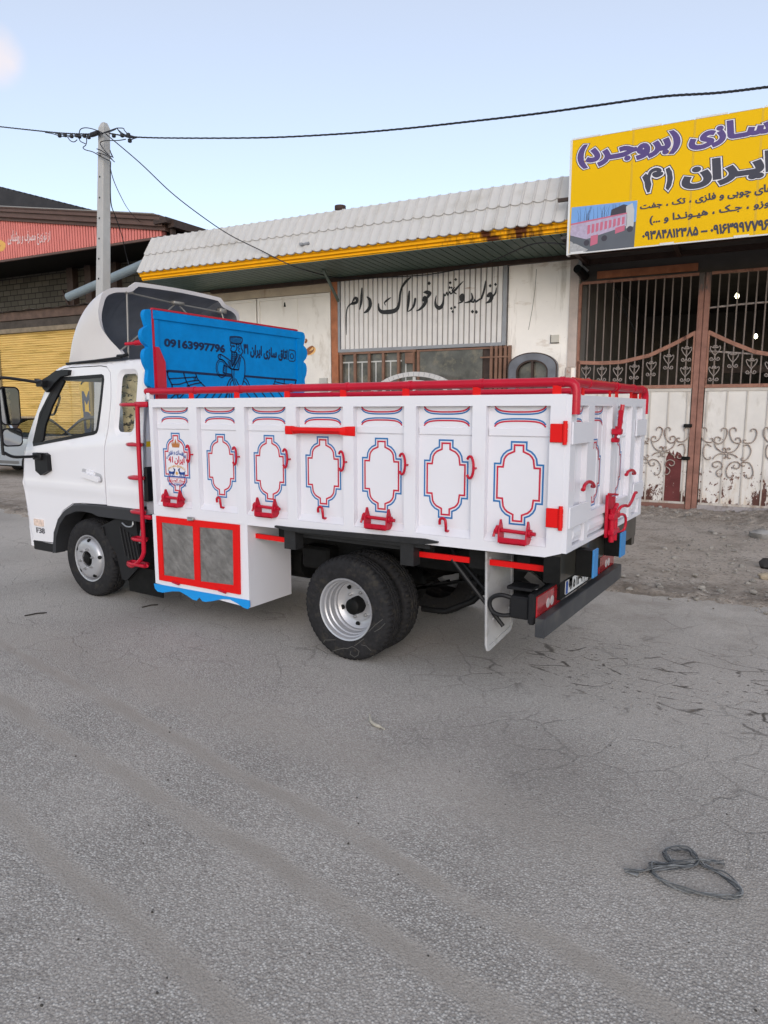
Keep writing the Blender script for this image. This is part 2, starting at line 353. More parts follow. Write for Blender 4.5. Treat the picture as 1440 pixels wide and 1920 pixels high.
# ================================================================== THE GROUND
def ground_mat(name, road):
    m = bpy.data.materials.new(name); m.use_nodes = True; nt = m.node_tree; b = nt.nodes['Principled BSDF']; L = nt.links.new
    geo = nt.nodes.new('ShaderNodeNewGeometry'); P = geo.outputs['Position']
    def nd(t, **k):
        n = nt.nodes.new(t)
        for a, v in k.items():
            if a in ('op',): n.operation = v
            elif a == 'feat': n.feature = v
            else: n.inputs[a].default_value = v
        return n
    def noi(s, d=5, r=.6, v=P):
        n = nd('ShaderNodeTexNoise', Scale=s, Detail=d, Roughness=r); L(v, n.inputs['Vector']); return n.outputs[0]
    def mr(x, a, b2, lo=0., hi=1., smooth=False):
        n = nt.nodes.new('ShaderNodeMapRange'); n.interpolation_type = 'SMOOTHSTEP' if smooth else 'LINEAR'
        for k, v in enumerate((a, b2, lo, hi)): n.inputs[k + 1].default_value = v
        L(x, n.inputs[0]); return n.outputs[0]
    def mth(op, x, y=0.):
        n = nt.nodes.new('ShaderNodeMath'); n.operation = op
        for k, v in ((0, x), (1, y)):
            if isinstance(v, (int, float)): n.inputs[k].default_value = v
            else: L(v, n.inputs[k])
        return n.outputs[0]
    def mix(f, a, b2, bt='MIX'):
        n = nt.nodes.new('ShaderNodeMix'); n.data_type = 'RGBA'; n.blend_type = bt
        if isinstance(f, float): n.inputs[0].default_value = f
        else: L(f, n.inputs[0])
        for k, x in ((6, a), (7, b2)):
            if isinstance(x, tuple): n.inputs[k].default_value = (*x, 1)
            else: L(x, n.inputs[k])
        return n.outputs[2]
    sx = nt.nodes.new('ShaderNodeSeparateXYZ'); L(P, sx.inputs[0]); X, Y = sx.outputs[0], sx.outputs[1]
    if road:
        wob = mth('MULTIPLY', mth('SUBTRACT', noi(1.1, 3), .5), .35)
        def band(a, k, w, wide):              # dusty wheel track y = a - k x
            d = mth('ABSOLUTE', mth('ADD', mth('ADD', Y, mth('MULTIPLY', X, k)), mth('SUBTRACT', mth('MULTIPLY', wob, .4), a)))
            return mth('MULTIPLY', mr(d, w, w + wide, 1, 0, True), mr(noi(1.9, 5), .22, .52))
        tr = mth('MAXIMUM', mth('MAXIMUM', band(-2.0, .115, .02, .065), band(-1.665, .146, .015, .06)), band(-2.52, .12, .01, .07))
        tr = mth('MAXIMUM', tr, mth('MULTIPLY', band(-1.1, .05, .05, .25), .5))
        v1 = nd('ShaderNodeTexVoronoi', Scale=104.); L(P, v1.inputs['Vector']); vc = nt.nodes.new('ShaderNodeSeparateColor'); L(v1.outputs['Color'], vc.inputs[0])
        v2 = nd('ShaderNodeTexVoronoi', Scale=190.); L(P, v2.inputs['Vector']); vc2 = nt.nodes.new('ShaderNodeSeparateColor'); L(v2.outputs['Color'], vc2.inputs[0])
        worn = mth('MULTIPLY', mr(noi(1.1, 5), .25, .55, .45, 1), mth('SUBTRACT', 1, mth('MULTIPLY', tr, .78)))
        far_ = mr(Y, -1.2, .6, 1, .45); worn = mth('MULTIPLY', worn, far_)
        big = mr(noi(.55, 6, .65), .3, .7)
        dust = mix(big, (0.452, 0.411, 0.370), (0.584, 0.538, 0.490))
        stone = mth('POWER', vc.outputs[0], 1.4)
        sc_ = mix(stone, (0.214, 0.195, 0.177), (0.674, 0.658, 0.621))
        edge = mr(v1.outputs['Distance'], .30, .60)
        sc_ = mix(mth('MULTIPLY', edge, .8), sc_, (0.129, 0.114, 0.102))
        c = mix(mth('MULTIPLY', worn, .74), dust, sc_)
        c = mix(mth('MULTIPLY', mr(vc2.outputs[1], .55, 1), .30), c, (0.577, 0.543, 0.509))
        c = mix(mth('MULTIPLY', mr(vc2.outputs[2], .72, 1), .55), c, (0.129, 0.114, 0.102))
        c = mix(mth('MULTIPLY', mr(noi(0.674, 0.659, 0.643), .50, .72), .38), c, (0.160, 0.142, 0.126))
        c = mix(mth('MULTIPLY', tr, .55), c, (0.207, 0.180, 0.150))
        # fine crazing of the old surface and longer cracks
        wv = nt.nodes.new('ShaderNodeVectorMath'); wv.operation = 'ADD'; nv = nd('ShaderNodeTexNoise', Scale=3., Detail=4.); L(P, nv.inputs['Vector'])
        sc2 = nt.nodes.new('ShaderNodeVectorMath'); sc2.operation = 'SCALE'; sc2.inputs['Scale'].default_value = .22; L(nv.outputs['Color'], sc2.inputs[0]); L(P, wv.inputs[0]); L(sc2.outputs[0], wv.inputs[1])
        ve = nt.nodes.new('ShaderNodeTexVoronoi'); ve.feature = 'DISTANCE_TO_EDGE'; ve.inputs['Scale'].default_value = 3.4; L(wv.outputs[0], ve.inputs['Vector'])
        crk = mth('MULTIPLY', mr(ve.outputs['Distance'], .006, .035, 1, 0), mth('MULTIPLY', mr(noi(1.3, 4), .42, .62), mr(Y, -1.6, -.6)))
        c = mix(mth('MULTIPLY', crk, .34), c, (0.107, 0.097, 0.085))
        # oil and water that seeped into the cracks behind the truck
        mp = nt.nodes.new('ShaderNodeMapping'); mp.inputs['Scale'].default_value = (2.2, 5.5, 1); mp.inputs['Rotation'].default_value = (0, 0, R_(-14)); L(wv.outputs[0], mp.inputs[0])
        vw = nt.nodes.new('ShaderNodeTexVoronoi'); vw.feature = 'DISTANCE_TO_EDGE'; vw.inputs['Scale'].default_value = 1.15; L(mp.outputs[0], vw.inputs['Vector'])
        reg = mth('MULTIPLY', mth('MULTIPLY', mr(X, -1.1, -.3), mr(X, 1.6, 2.6, 1, 0)), mth('MULTIPLY', mr(Y, .1, .55), mr(Y, 1.1, 2.0, 1, 0)))
        wet = mth('MULTIPLY', mth('MULTIPLY', mr(vw.outputs['Distance'], .012, .042, 1, 0), mr(noi(3.4, 3), .49, .54)), reg)
        sp = mth('MULTIPLY', mr(noi(7.5, 2, .5, mp.outputs[0]), .66, .69), reg)
        wet = mth('MAXIMUM', wet, sp)
        c = mix(mth('MULTIPLY', wet, .9), c, (.03, .026, .022))
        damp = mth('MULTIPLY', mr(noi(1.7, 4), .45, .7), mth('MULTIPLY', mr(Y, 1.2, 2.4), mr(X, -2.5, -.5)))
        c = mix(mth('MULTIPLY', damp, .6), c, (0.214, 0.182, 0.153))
        L(c, b.inputs['Base Color'])
        rgh = mix(wet, (.85, .85, .85), (.35, .35, .35)); L(rgh, b.inputs['Roughness'])
        h = mth('ADD', mth('MULTIPLY', mth('SUBTRACT', 1, v1.outputs['Distance']), mth('ADD', mth('MULTIPLY', worn, .8), .15)), mth('MULTIPLY', noi(160, 3), .5))
        h = mth('SUBTRACT', h, mth('MULTIPLY', crk, .6)); bp = nd('ShaderNodeBump', Strength=.8, Distance=.008)
    else:
        big = mr(noi(.5, 7, .65), .3, .7); c = mix(big, (.44, .365, .30), (.60, .53, .47))
        v1 = nd('ShaderNodeTexVoronoi', Scale=38.); L(P, v1.inputs['Vector']); vc = nt.nodes.new('ShaderNodeSeparateColor'); L(v1.outputs['Color'], vc.inputs[0])
        c = mix(mth('MULTIPLY', mr(vc.outputs[0], .72, 1), .5), c, (.58, .54, .49)); c = mix(mth('MULTIPLY', mr(vc.outputs[1], .8, 1), .7), c, (.12, .095, .075))
        c = mix(mth('MULTIPLY', mr(noi(2.2, 6), .48, .70), .7), c, (.25, .205, .165))
        dk = mth('MULTIPLY', mth('MULTIPLY', mr(Y, 2.5, 2.9), mr(Y, 3.4, 4.3, 1, 0)), mr(noi(3.1, 6, .7), .36, .58)); c = mix(mth('MULTIPLY', dk, .8), c, (.17, .137, .108))
        dk = mth('MULTIPLY', mr(Y, 7.6, 8.6), mr(noi(5, 6, .75), .40, .62)); c = mix(mth('MULTIPLY', dk, .75), c, (.20, .165, .13)); L(c, b.inputs['Base Color']); b.inputs['Roughness'].default_value = .9
        h = mth('ADD', noi(14, 7, .7), mth('MULTIPLY', noi(90, 3), .4)); bp = nd('ShaderNodeBump', Strength=1.0, Distance=.05)
    L(h, bp.inputs['Height']); L(bp.outputs[0], b.inputs['Normal']); return m
ASPH = ground_mat('worn_dusty_asphalt', True); DIRT = ground_mat('dry_dirt', False)
g = MB(); g.quad((-600, -600, -.004), (600, -600, -.004), (600, 600, -.004), (-600, 600, -.004)); g.build('ground', DIRT, raw=1, kind='structure')
def road_edge(x): return 3.15 + .02 * x + .5 * (noise.noise(Vector((x * .45, 3, 0)))) + .22 * noise.noise(Vector((x * 1.9, 7, 0))) + .08 * noise.noise(Vector((x * 6, 9, 0)))
g = MB(); xs = [-80 + i * 2 for i in range(33)] + [-14 + .12 * i for i in range(170)] + [6.5 + i * 3 for i in range(25)]
vs = [(x, -60, .002) for x in xs] + [(x, road_edge(x), .002) for x in xs]; n = len(xs)
g.add(vs, [(i, i + 1, n + i + 1, n + i) for i in range(n - 1)]); g.build('road', ASPH, raw=1, kind='structure')
# raised lip of soil along the broken road edge
def ridge(x, t):
    y = road_edge(x) + (t - .3) * .42; k = math.sin(math.pi * t) * (.034 + .05 * max(0, noise.noise(Vector((x * 1.3, 5, 1))))) * (1 + .8 * noise.noise(Vector((x * 9, y * 9, 2))))
    return (x, y, -.006 + max(0, k) + .012 * noise.noise(Vector((x * 22, y * 22, 0))))
g = MB(); g.grid(lambda a, b: ridge(-17 + a * 24, b), 560, 12); g.build('soil_ridge', DIRT, smooth=60, raw=1, kind='structure')
def bank(a, b):
    u, v = -9 + a * 15, -2.15 + b * 2.10; k = max(0, math.sin(math.pi * min(1, b * 1.25) * .55)) ** 1.6
    h = k * (.035 + .05 * noise.noise(Vector((u * 1.2, v, 4))) + (.10 if u > 3.0 else 0) * min(1, max(0, (u - 3.0)) / .8)) + .05 * k * noise.noise(Vector((u * 7, v * 7, 1))) + .022 * noise.noise(Vector((u * 22, v * 22, 1)))
    return F((u, v, h - .02))
g = MB(); g.grid(bank, 420, 64); g.build('dirt_bank', DIRT, smooth=60, raw=1, kind='structure')
STONE = mat('rubble_stone', (.27, .25, .225), .9, var=.35, vs=9, bump=.6, bs=40)
def rock(mb, c, r, sq=.7, seed=0):
    rnd = random.Random(seed); o = Vector((rnd.random() * 50, rnd.random() * 50, 0)); rz = rnd.random() * 6
    n1, n2 = 7, 5; vs = []
    for j in range(n2 + 1):
        ph = math.pi * j / n2
        for i in range(n1):
            th = 2 * math.pi * i / n1 + rz; d = Vector((math.sin(ph) * math.cos(th), math.sin(ph) * math.sin(th), math.cos(ph)))
            k = r * (1 + .45 * noise.noise(d * 1.7 + o)); vs.append((c[0] + d.x * k, c[1] + d.y * k * .8, c[2] + d.z * k * sq))
    mb.add(vs, [(j * n1 + i, j * n1 + (i + 1) % n1, (j + 1) * n1 + (i + 1) % n1, (j + 1) * n1 + i) for j in range(n2) for i in range(n1)])
rb = MB()
for i in range(1150):
    if i < 560:
        u = random.uniform(-1.5, 5.5); v = -1.9 + 1.85 * random.random() ** .6; p = F((u, v, 0)); z = bank((u + 9) / 15, (v + 2.15) / 2.10).z
    elif i < 760:
        x = random.uniform(-1.5, 3); p = Vector((x, road_edge(x) + random.gauss(.15, .22), 0)); z = .012
    elif i < 850:
        x = random.uniform(-14, -9.5); p = Vector((x, road_edge(x) + random.gauss(.12, .12), 0)); z = .012
    else:
        x = random.uniform(-.5, 2.5); p = Vector((x, random.uniform(3.4, 8), 0)); z = 0
    r = .009 + .032 * random.random() ** 3.5
    rock(rb, (p.x, p.y, z + r * .2), r, .65, i)
rb.build('gravel_rubble', STONE, smooth=40, raw=1, kind='stuff')

# ================================================================== THE TRUCK
W = 1.83                                     # width of the load bed; near side on y = 0, rear face on x = 0
TR = thing('truck', 'white flatbed truck with red rails, painted side panels and blue headboard', 'truck', (-2.4, W / 2, 0))
# ---- cab
YC = .10; CW = W - .2
OUT = [(-5.576, .38), (-5.592, .72), (-5.605, 1.05), (-5.576, 1.185), (-5.511, 1.432), (-5.441, 1.565), (-5.231, 1.85), (-5.149, 1.95), (-5.03, 2.09), (-4.95, 2.145), (-4.86, 2.172), (-4.7, 2.187), (-3.9, 2.198), (-3.72, 2.19), (-3.665, 2.15), (-3.655, 2.07)]
OUTB = [(-3.70, 1.63), (-3.74, .935)]
FL_O = [(-3.74, .905), (-4.26, .905), (-4.62, .9), (-4.765, .883), (-4.926, .808), (-5.014, .722), (-5.09, .60), (-5.125, .50), (-5.14, .38)]
ROUND = spline(OUT, 3)
def edge_d(a, b):
    d = 9
    for (x0, z0), (x1, z1) in zip(ROUND, ROUND[1:]):
        dx, dz = x1 - x0, z1 - z0; t = max(0, min(1, ((a - x0) * dx + (b - z0) * dz) / (dx * dx + dz * dz + 1e-12))); d = min(d, math.hypot(a - x0 - t * dx, b - z0 - t * dz))
    return d
def cab_y(a, b):                             # how far the skin stands in from the widest line
    t = .012 * max(0, b - 1.25) + .02 * max(0, .9 - b)
    r = .04; d = edge_d(a, b)
    if d < r: t += r - math.sqrt(max(0, r * r - (r - d) ** 2))
    if .98 < b < 1.10: t -= .011 * math.sin((b - .98) / .12 * math.pi)   # swage line
    w_ = 1.44 + .09 * (a + 5.4) - b                                       # shoulder under the windows
    t -= .016 * max(0, min(1, w_ / .07)) * max(0, min(1, 1 - (w_ - .07) / .5))
    return t
NEAR = lambda e=0: (lambda a, b: (a, YC + cab_y(a, b) + e, b))
FARS = lambda e=0: (lambda a, b: (a, W - YC - cab_y(a, b) - e, b))
WIN = [(-5.355, 1.415), (-5.375, 1.45), (-5.30, 1.60), (-5.228, 1.739), (-5.10, 1.87), (-4.98, 1.985), (-4.90, 2.045), (-4.841, 2.07), (-4.235, 2.082), (-4.208, 2.07), (-4.202, 2.035), (-4.262, 1.79), (-4.32, 1.595), (-4.345, 1.56), (-4.39, 1.545)]
def shrink(c, d): return offset([c], -d)[0] if True else c
QW = rrect(-.0, .205, 0, .50, .05); QW = [(-4.07 + a + (b / .5) * .098, 1.575 + b) for a, b in QW]
QO = rrect(-.0, .275, 0, .575, .07); QO = [(-4.105 + a + (b / .575) * .098, 1.54 + b) for a, b in QO]
DOOR = [(-5.50, .46), (-5.535, .72), (-5.565, 1.0), (-5.56, 1.10), (-5.535, 1.2), (-5.475, 1.43), (-5.405, 1.57), (-5.20, 1.845), (-5.12, 1.93), (-4.99, 2.065), (-4.90, 2.12), (-4.80, 2.142), (-4.70, 2.15), (-4.24, 2.15), (-4.16, 2.138), (-4.118, 2.09), (-4.115, 2.0), (-4.125, 1.86), (-4.18, 1.62), (-4.232, 1.43), (-4.248, 1.30), (-4.26, .915), (-4.62, .905), (-4.775, .89), (-4.935, .815), (-5.025, .725), (-5.105, .60), (-5.14, .47)]
def steiners(c, st, holes=()):
    xs = [p[0] for p in c]; ys = [p[1] for p in c]; o = []
    x = min(xs) + st / 2
    while x < max(xs):
        y = min(ys) + st / 2
        while y < max(ys):
            if inside(c, (x, y)) and not any(inside(h, (x, y)) for h in holes): o.append((x, y))
            y += st
        x += st
    return o
def ring_steiners(st=.016):                  # close points along the rounded rim
    o = []
    for k in (.005, .013, .024, .039):
        q = offset([ROUND + [(-3.72, .9), (-5.2, .38)]], -k)[0]
        o += q[2:len(ROUND) - 2:1]
    return o
SIDE = OUT + OUTB + FL_O
allst = steiners(SIDE, .038, [WIN, QW]) + ring_steiners()
DGAP = ccw(offset([ccw(DOOR)], .0075)[0])
def in_side(p): return inside(SIDE, p) and not inside(DGAP, p) and not inside(QO, p)
cabm = MB()
sst = [p for p in allst if in_side(p)]
RO = ccw(ROUND + OUTB + FL_O)
for mp, mpb in ((NEAR(), NEAR(.03)), (FARS(), FARS(.03))):
    cabm.plate([RO, hole(DGAP), hole(QO)], mp, mpb, sst)
def wrap(mb, pts, y_in=.0, dz=0):             # skin from side to side over a run of the outline
    P = list(pts); a = [NEAR()(p[0], p[1]) for p in P]; b = [FARS()(p[0], p[1]) for p in P]
    vs = a + b; n = len(P); mb.add(vs, [(i, i + 1, n + i + 1, n + i) for i in range(n - 1)])
iA = min(range(len(ROUND)), key=lambda i: abs(ROUND[i][1] - 1.42) + (9 if ROUND[i][0] > -5 else 0)); iB = min(range(len(ROUND)), key=lambda i: abs(ROUND[i][1] - 2.06) + (9 if ROUND[i][0] > -4.5 else 0))
wrap(cabm, ROUND[:iA + 1]); wrap(cabm, ROUND[iB:]); wrap(cabm, [ROUND[-1], (-3.70, 1.63), (-3.74, .935), (-3.74, .86)])
cabm.box(-5.5, -3.78, YC + .05, W - YC - .05, .86, .90)       # floor
CAB = cabm.build('cab', WHITEC, TR, smooth=35)
m = MB(); dg = offset([ccw(DOOR)], .03)[0]; dg = [p for p in dg if p[1] > .55 and not (p[1] < .95 and p[0] > -5.3)]
for mp in (NEAR(.02), FARS(.02)): m = MB(); m.plate(stroke(DGAP + [DGAP[0]], .03), mp); m.build('door_gap', CHAS, CAB)
m = MB(); wrap(m, ROUND[iA:iB + 1]); m.build('windscreen', GLASS, CAB, smooth=60)
# quarter windows with the recessed surround
for mp, mpb, nm in ((NEAR, NEAR, 'n'), (FARS, FARS, 'f')):
    m = MB(); qo = ccw(QO); qi = ccw(QW); n = len(qo)
    a = [mp(.0)(*p) for p in qo]; b = [mp(.022)(*p) for p in qi]
    m.add(a + b, [(i, (i + 1) % n, n + (i + 1) % n, n + i) for i in range(n)]); m.build('quarter_window_surround', WHITEC, CAB, smooth=50)
    m = MB(); m.plate([qi], mp(.024)); q = m.build('quarter_window', glass('quarter_glass', (.8, .82, .82)), CAB)
FOIL = mat('foil_painted_reflection', (.68, .56, .33), .3, metal=.2, var=.35, vs=9, bump=1.0, bs=16, stains=(((.012, .011, .010), (11, 11, 30), .53, .57),))  # cream and black waves put the reflections into the foil's colour
m = MB(); m.grid(lambda a, b: (-4.12 + a * .42, YC + .12 + .018 * noise.noise(Vector((a * 4, b * 7, 3))), 1.50 + b * .64), 14, 22); m.build('sunshade', FOIL, CAB, smooth=60)
# wheel-arch flare
m = MB(); fo = FL_O; fi = [(-3.70, .80), (-4.30, .80), (-4.38, .80), (-4.46, .822), (-4.60, .828), (-4.72, .818), (-4.88, .765), (-4.99, .665), (-5.06, .53), (-5.085, .38)]
fo2 = [(-3.69, .91)] + [(-4.34, .905)] + fo[1:][1:] ; fo2 = [(-3.69, .91), (-4.30, .91), (-4.5, .905), (-4.62, .9), (-4.70, .895), (-4.765, .883), (-4.926, .808), (-5.014, .722), (-5.10, .58), (-5.142, .37)]
n = len(fo2); 
ra = [(x, YC + cab_y(x, max(z, .9)) + .004, z) for x, z in fo2]; rbp = [(x + .0, YC - .022, z - .015 if i < n - 3 else z) for i, (x, z) in enumerate(fo2)]; rbp = [(x + (.012 if i > n - 5 else 0), y, z) for i, (x, y, z) in enumerate(rbp)]
rc = [(x, YC - .018, z) for x, z in fi]; rd = [(x, YC + .20, z) for x, z in fi]
vs = ra + rbp + rc + rd; m.add(vs, [(k * n + i, k * n + i + 1, (k + 1) * n + i + 1, (k + 1) * n + i) for k in range(3) for i in range(n - 1)])
m.build('wheel_arch_flare', mat('flare_plastic', (.035, .036, .04), .5, var=.1), CAB, smooth=40)
m = MB(); m.bbox(-5.50, -5.12, YC + .004, YC + .12, .365, .462, .01); m.box(-5.49, -5.13, YC - .002, YC + .03, .448, .456); m.build('door_step', BLACK, CAB)
m = MB(); m.box(-5.1, -4.0, YC + .3, W - YC - .3, .3, .86); m.box(-5.15, -3.8, YC + .26, YC + .30, .5, .86); m.box(-5.4, -3.75, .55, 1.3, .42, .86); m.box(-3.98, -3.8, YC + .15, W - .25, .45, .80); m.build('wheel_well', CHAS, CAB)
# side lamp and badge
m = MB(); m.plate([rrect(-5.445, -5.29, .618, .688, .012)], lambda a, b: (a, YC + cab_y(a, b) - .012, b), NEAR(.002)); m.build('side_marker_lamp', mat('clear_amber_lens', (.70, .55, .47), .12, coat=.8, var=.3, vs=30), CAB)
m = MB(); cs = text_contours('F38', False); cs = offset(cs, .02); cs = fit(cs, -5.425, -5.282, .545, .60); m.plate(cs, lambda a, b: (a, YC + cab_y(a, b) - .006, b), NEAR(.002)); m.build('badge', mat('chrome_badge', (.25, .25, .27), .25, metal=.8), CAB)
m = MB(); m.bbox(-3.76, -3.695, YC + .004, YC + .10, .98, 1.28, .01); m.build('air_vent', BLACK, CAB)
m = MB(); m.plate([rect(-.0, .09, 0, .1)], lambda a, b: (-3.7165 + b * .12, YC + .03 + a, 1.40 + b), None); m.build('yellow_sticker', mat('sticker_yellow', (.75, .5, .02), .5), CAB)
# inside the cab
m = MB(); m.grid(lambda a, b: (-5.42 + b * .52, .16 + a * (W - .32), 1.36 + .05 * math.sin(b * 3) - .2 * max(0, b - .75)), 8, 8); m.box(-5.4, -4.95, .16, W - .16, .95, 1.33); m.build('dashboard', DGREY, CAB, smooth=50)
m = MB(); sw = [(-4.86 + .17 * math.cos(t) * .55, .42 + .17 * math.sin(t), 1.40 + .17 * math.cos(t) * .8) for t in [k * math.pi / 12 for k in range(24)]]; m.tube(sw, .014, 6, True); m.tube([(-4.88, .42, 1.40), (-5.15, .42, 1.2)], .03, 8); m.build('steering_wheel', BLACK, CAB, smooth=50)
for y0 in (.22, 1.12):
    m = MB(); m.bbox(-4.62, -4.12, y0, y0 + .5, 1.0, 1.16, .04); m.bbox(-4.2, -4.05, y0, y0 + .5, 1.1, 1.5, .04); m.build('seat', DGREY, CAB)
m = MB(); gq = [tuple(at(x, y, 1, .24)) for x, y in ((96, 739), (106, 738), (112, 746), (104, 771), (98, 778), (88, 774))]; m.tube(spline([(gq[0][0] - .07, .20, gq[0][2] - .03)] + gq + [(gq[5][0] - .06, .20, gq[5][2] + .01)], 3), .011, 7); m.build('grab_handle', mat('handle_grey', (.16, .155, .14), .5), CAB, smooth=50)
# ---- doors
for mp, far in ((NEAR, 0), (FARS, 1)):
    m = MB(); dst = [p for p in allst if inside(DOOR, p) and not inside(WIN, p)]
    m.plate([ccw(DOOR), hole(WIN)], mp(), mp(.025), dst); D = m.build('door', WHITEC, TR, smooth=35)
    wi = ccw(offset([ccw(WIN)], -.03)[0]); m = MB(); m.plate([ccw(WIN), hole(wi)], mp(-.003), mp(.03), []); m.build('window_seal', BLACK, D)
    m = MB(); m.plate([ccw([(-5.345, 1.43), (-5.20, 1.475), (-5.15, 1.62), (-5.02, 1.80), (-4.80, 2.03), (-4.84, 2.06), (-5.0, 1.965), (-5.215, 1.74)])], mp(-.001), mp(.02)); m.build('window_channel', BLACK, D)
    m = MB(); m.plate([wi], mp(.012)); m.build('window_glass', GLASS, D)
    if not far:
        hx = lambda t: -4.575 + .275 * t; hz = lambda t: 1.20 - .045 * t
        m = MB(); prof = rrect(-.01, .285, -.03, .05, .03); m.plate([[(-4.575 + a, 1.185 - a * .16 + b) for a, b in prof]], NEAR(-.002)); m.build('handle_painted_shade', mat('handle_shade_grey', (.42, .42, .44), .5), D)  # flat grey plate paints the shading around the handle
        m = MB(); prof = rrect(0, .275, -.026, .026, .025); m.plate([[(-4.575 + a, 1.185 - a * .16 + b) for a, b in prof]], lambda a, b: (a, YC + cab_y(a, b) - .035, b), lambda a, b: (a, YC + cab_y(a, b) - .012, b))
        prof = rrect(.06, .19, .0, .055, .03); m.plate([[(-4.575 + a, 1.185 - a * .16 + b) for a, b in prof]], lambda a, b: (a, YC + cab_y(a, b) - .012, b), NEAR(.002)); m.build('door_handle', WHITEC, D, smooth=40)
# ---- mirrors on tubular arms
def mirrors(side):
    my = (lambda y: y) if side == 0 else (lambda y: W - y)
    m = MB(); br = [tuple(at(x / 4.5, 480 + y / 4.5, 1, .08).xz) for x, y in ((292, 1035), (345, 1052), (395, 1015), (470, 968), (560, 958), (580, 962), (574, 1004), (515, 1018), (465, 1068), (425, 1118), (395, 1150), (362, 1118), (345, 1075), (300, 1066))]
    m.plate([ccw(br)], lambda a, b: (a, my(YC + cab_y(a, b) - .035), b), lambda a, b: (a, my(YC + cab_y(a, b) + .01), b)); m.bbox(-5.12, -5.02, *sorted((my(.02), my(YC + .06))), 1.985, 2.045, .008)
    p = [(-5.07, .05, 2.02), (-5.15, -.03, 2.04), (-5.26, -.19, 2.065), (-5.285, -.225, 2.055), (-5.29, -.245, 2.01), (-5.29, -.245, 1.40), (-5.28, -.235, 1.37), (-5.25, -.17, 1.33), (-5.22, -.06, 1.325), (-5.2, .06, 1.325)]
    p = [(x, my(y), z) for x, y, z in p]; m.tube(spline(p, 4), .014, 8)
    m.bbox(-5.265, -5.13, *sorted((my(.02), my(.07))), 1.29, 1.36, .008)
    m.plate([[(-5.27, 1.18), (-5.19, 1.14), (-5.06, 1.19), (-5.06, 1.34), (-5.11, 1.36), (-5.12, 1.32), (-5.27, 1.31)]], lambda a, b: (a, my(.045), b), lambda a, b: (a, my(YC + .02), b)); A = m.build('mirror_arm', BLACK, TR, smooth=40)
    for z0, z1, nm in ((1.625, 1.985, .02), (1.425, 1.60, .018)):
        M_ = MB(); c = rrect(-.105, .085, z0, z1, .045)
        xx = lambda a, b: -5.27 + a * .10
        M_.plate([c], lambda a, b: (xx(a, b), my(-.145 + a), b), None)
        fr = [(xx(a, b), my(-.145 + a), b) for a, b in c]; bk = [(xx(a, b) - .07, my(-.15 + a * .75), (b - (z0 + z1) / 2) * .85 + (z0 + z1) / 2) for a, b in c]; n = len(c)
        M_.add(fr + bk, [(i, (i + 1) % n, n + (i + 1) % n, n + i) for i in range(n)]); M_.add(bk, [tuple(range(n))])
        H = M_.build('mirror_housing', BLACK, A, smooth=40)
        M_ = MB(); c = rrect(-.092, .072, z0 + .014, z1 - .014, .038); M_.plate([c], lambda a, b: (xx(a, b) + .004, my(-.145 + a), b)); M_.build('mirror_glass', MIRROR, A)
mirrors(0); mirrors(1)
# ---- wind deflector
RIM_ = [(-3.91, .10, 2.225), (-3.965, .10, 2.283), (-4.085, .095, 2.379), (-4.17, .085, 2.484), (-4.185, .075, 2.60), (-4.15, .075, 2.70), (-4.13, .10, 2.775), (-4.115, .17, 2.815), (-4.10, .26, 2.83), (-4.09, .33, 2.845), (-4.085, .385, 2.885), (-4.085, .45, 2.90), (-4.09, .92, 2.912)]
RIM_ = RIM_ + [(x, W - y, z) for x, y, z in RIM_[:-1][::-1]]
FRO = [(-4.77, .15, 2.195)] * 4 + [(-4.775, .155, 2.195), (-4.78, .17, 2.195), (-4.785, .2, 2.195), (-4.79, .25, 2.195), (-4.795, .3, 2.195), (-4.80, .36, 2.195), (-4.80, .42, 2.195), (-4.80, .5, 2.195), (-4.82, .92, 2.195)]
FRO = FRO + [(x, W - y, z) for x, y, z in FRO[:-1][::-1]]
CTL = [(-4.34, .09, 2.2), (-4.40, .09, 2.28), (-4.5, .09, 2.40), (-4.55, .09, 2.50), (-4.58, .09, 2.57), (-4.61, .10, 2.63), (-4.62, .13, 2.68), (-4.62, .19, 2.71), (-4.62, .27, 2.72), (-4.62, .34, 2.73), (-4.61, .39, 2.75), (-4.61, .45, 2.76), (-4.62, .92, 2.78)]
CTL = CTL + [(x, W - y, z) for x, y, z in CTL[:-1][::-1]]
A_, B_, C_ = spline(RIM_, 4), spline(FRO, 4), spline(CTL, 4); ns = len(A_) - 1
def defl(k, t, ins=0.):
    a, b, c = Vector(A_[k]), Vector(B_[k]), Vector(C_[k]); p = b * (1 - t) ** 2 + c * 2 * t * (1 - t) + a * t * t
    if ins:
        q = Vector((-4.25, W / 2, 2.2)); d = (Vector((p.x, q.y, q.z)) - p); dl = Vector((0, q.y - p.y, q.z - p.z)); p = p + Vector((.0, ins * (1 if dl.y > 0 else -1) * min(1, abs(dl.y) / .3), -ins if p.z > 2.3 else 0))
    return p
m = MB(); nt_ = 12
m.add([defl(k, t / nt_) for t in range(nt_ + 1) for k in range(ns + 1)], [(t * (ns + 1) + k, t * (ns + 1) + k + 1, (t + 1) * (ns + 1) + k + 1, (t + 1) * (ns + 1) + k) for t in range(nt_) for k in range(ns)])
lip = [defl(k, 1) for k in range(ns + 1)] + [defl(k, 1, .034) + Vector((-.004, 0, 0)) for k in range(ns + 1)]
m.add(lip, [(k, k + 1, ns + 2 + k, ns + 1 + k) for k in range(ns)]); DF = m.build('wind_deflector', mat('deflector_paint', (.60, .565, .56), .3, coat=.3, var=.03), TR, smooth=60, weld=0)
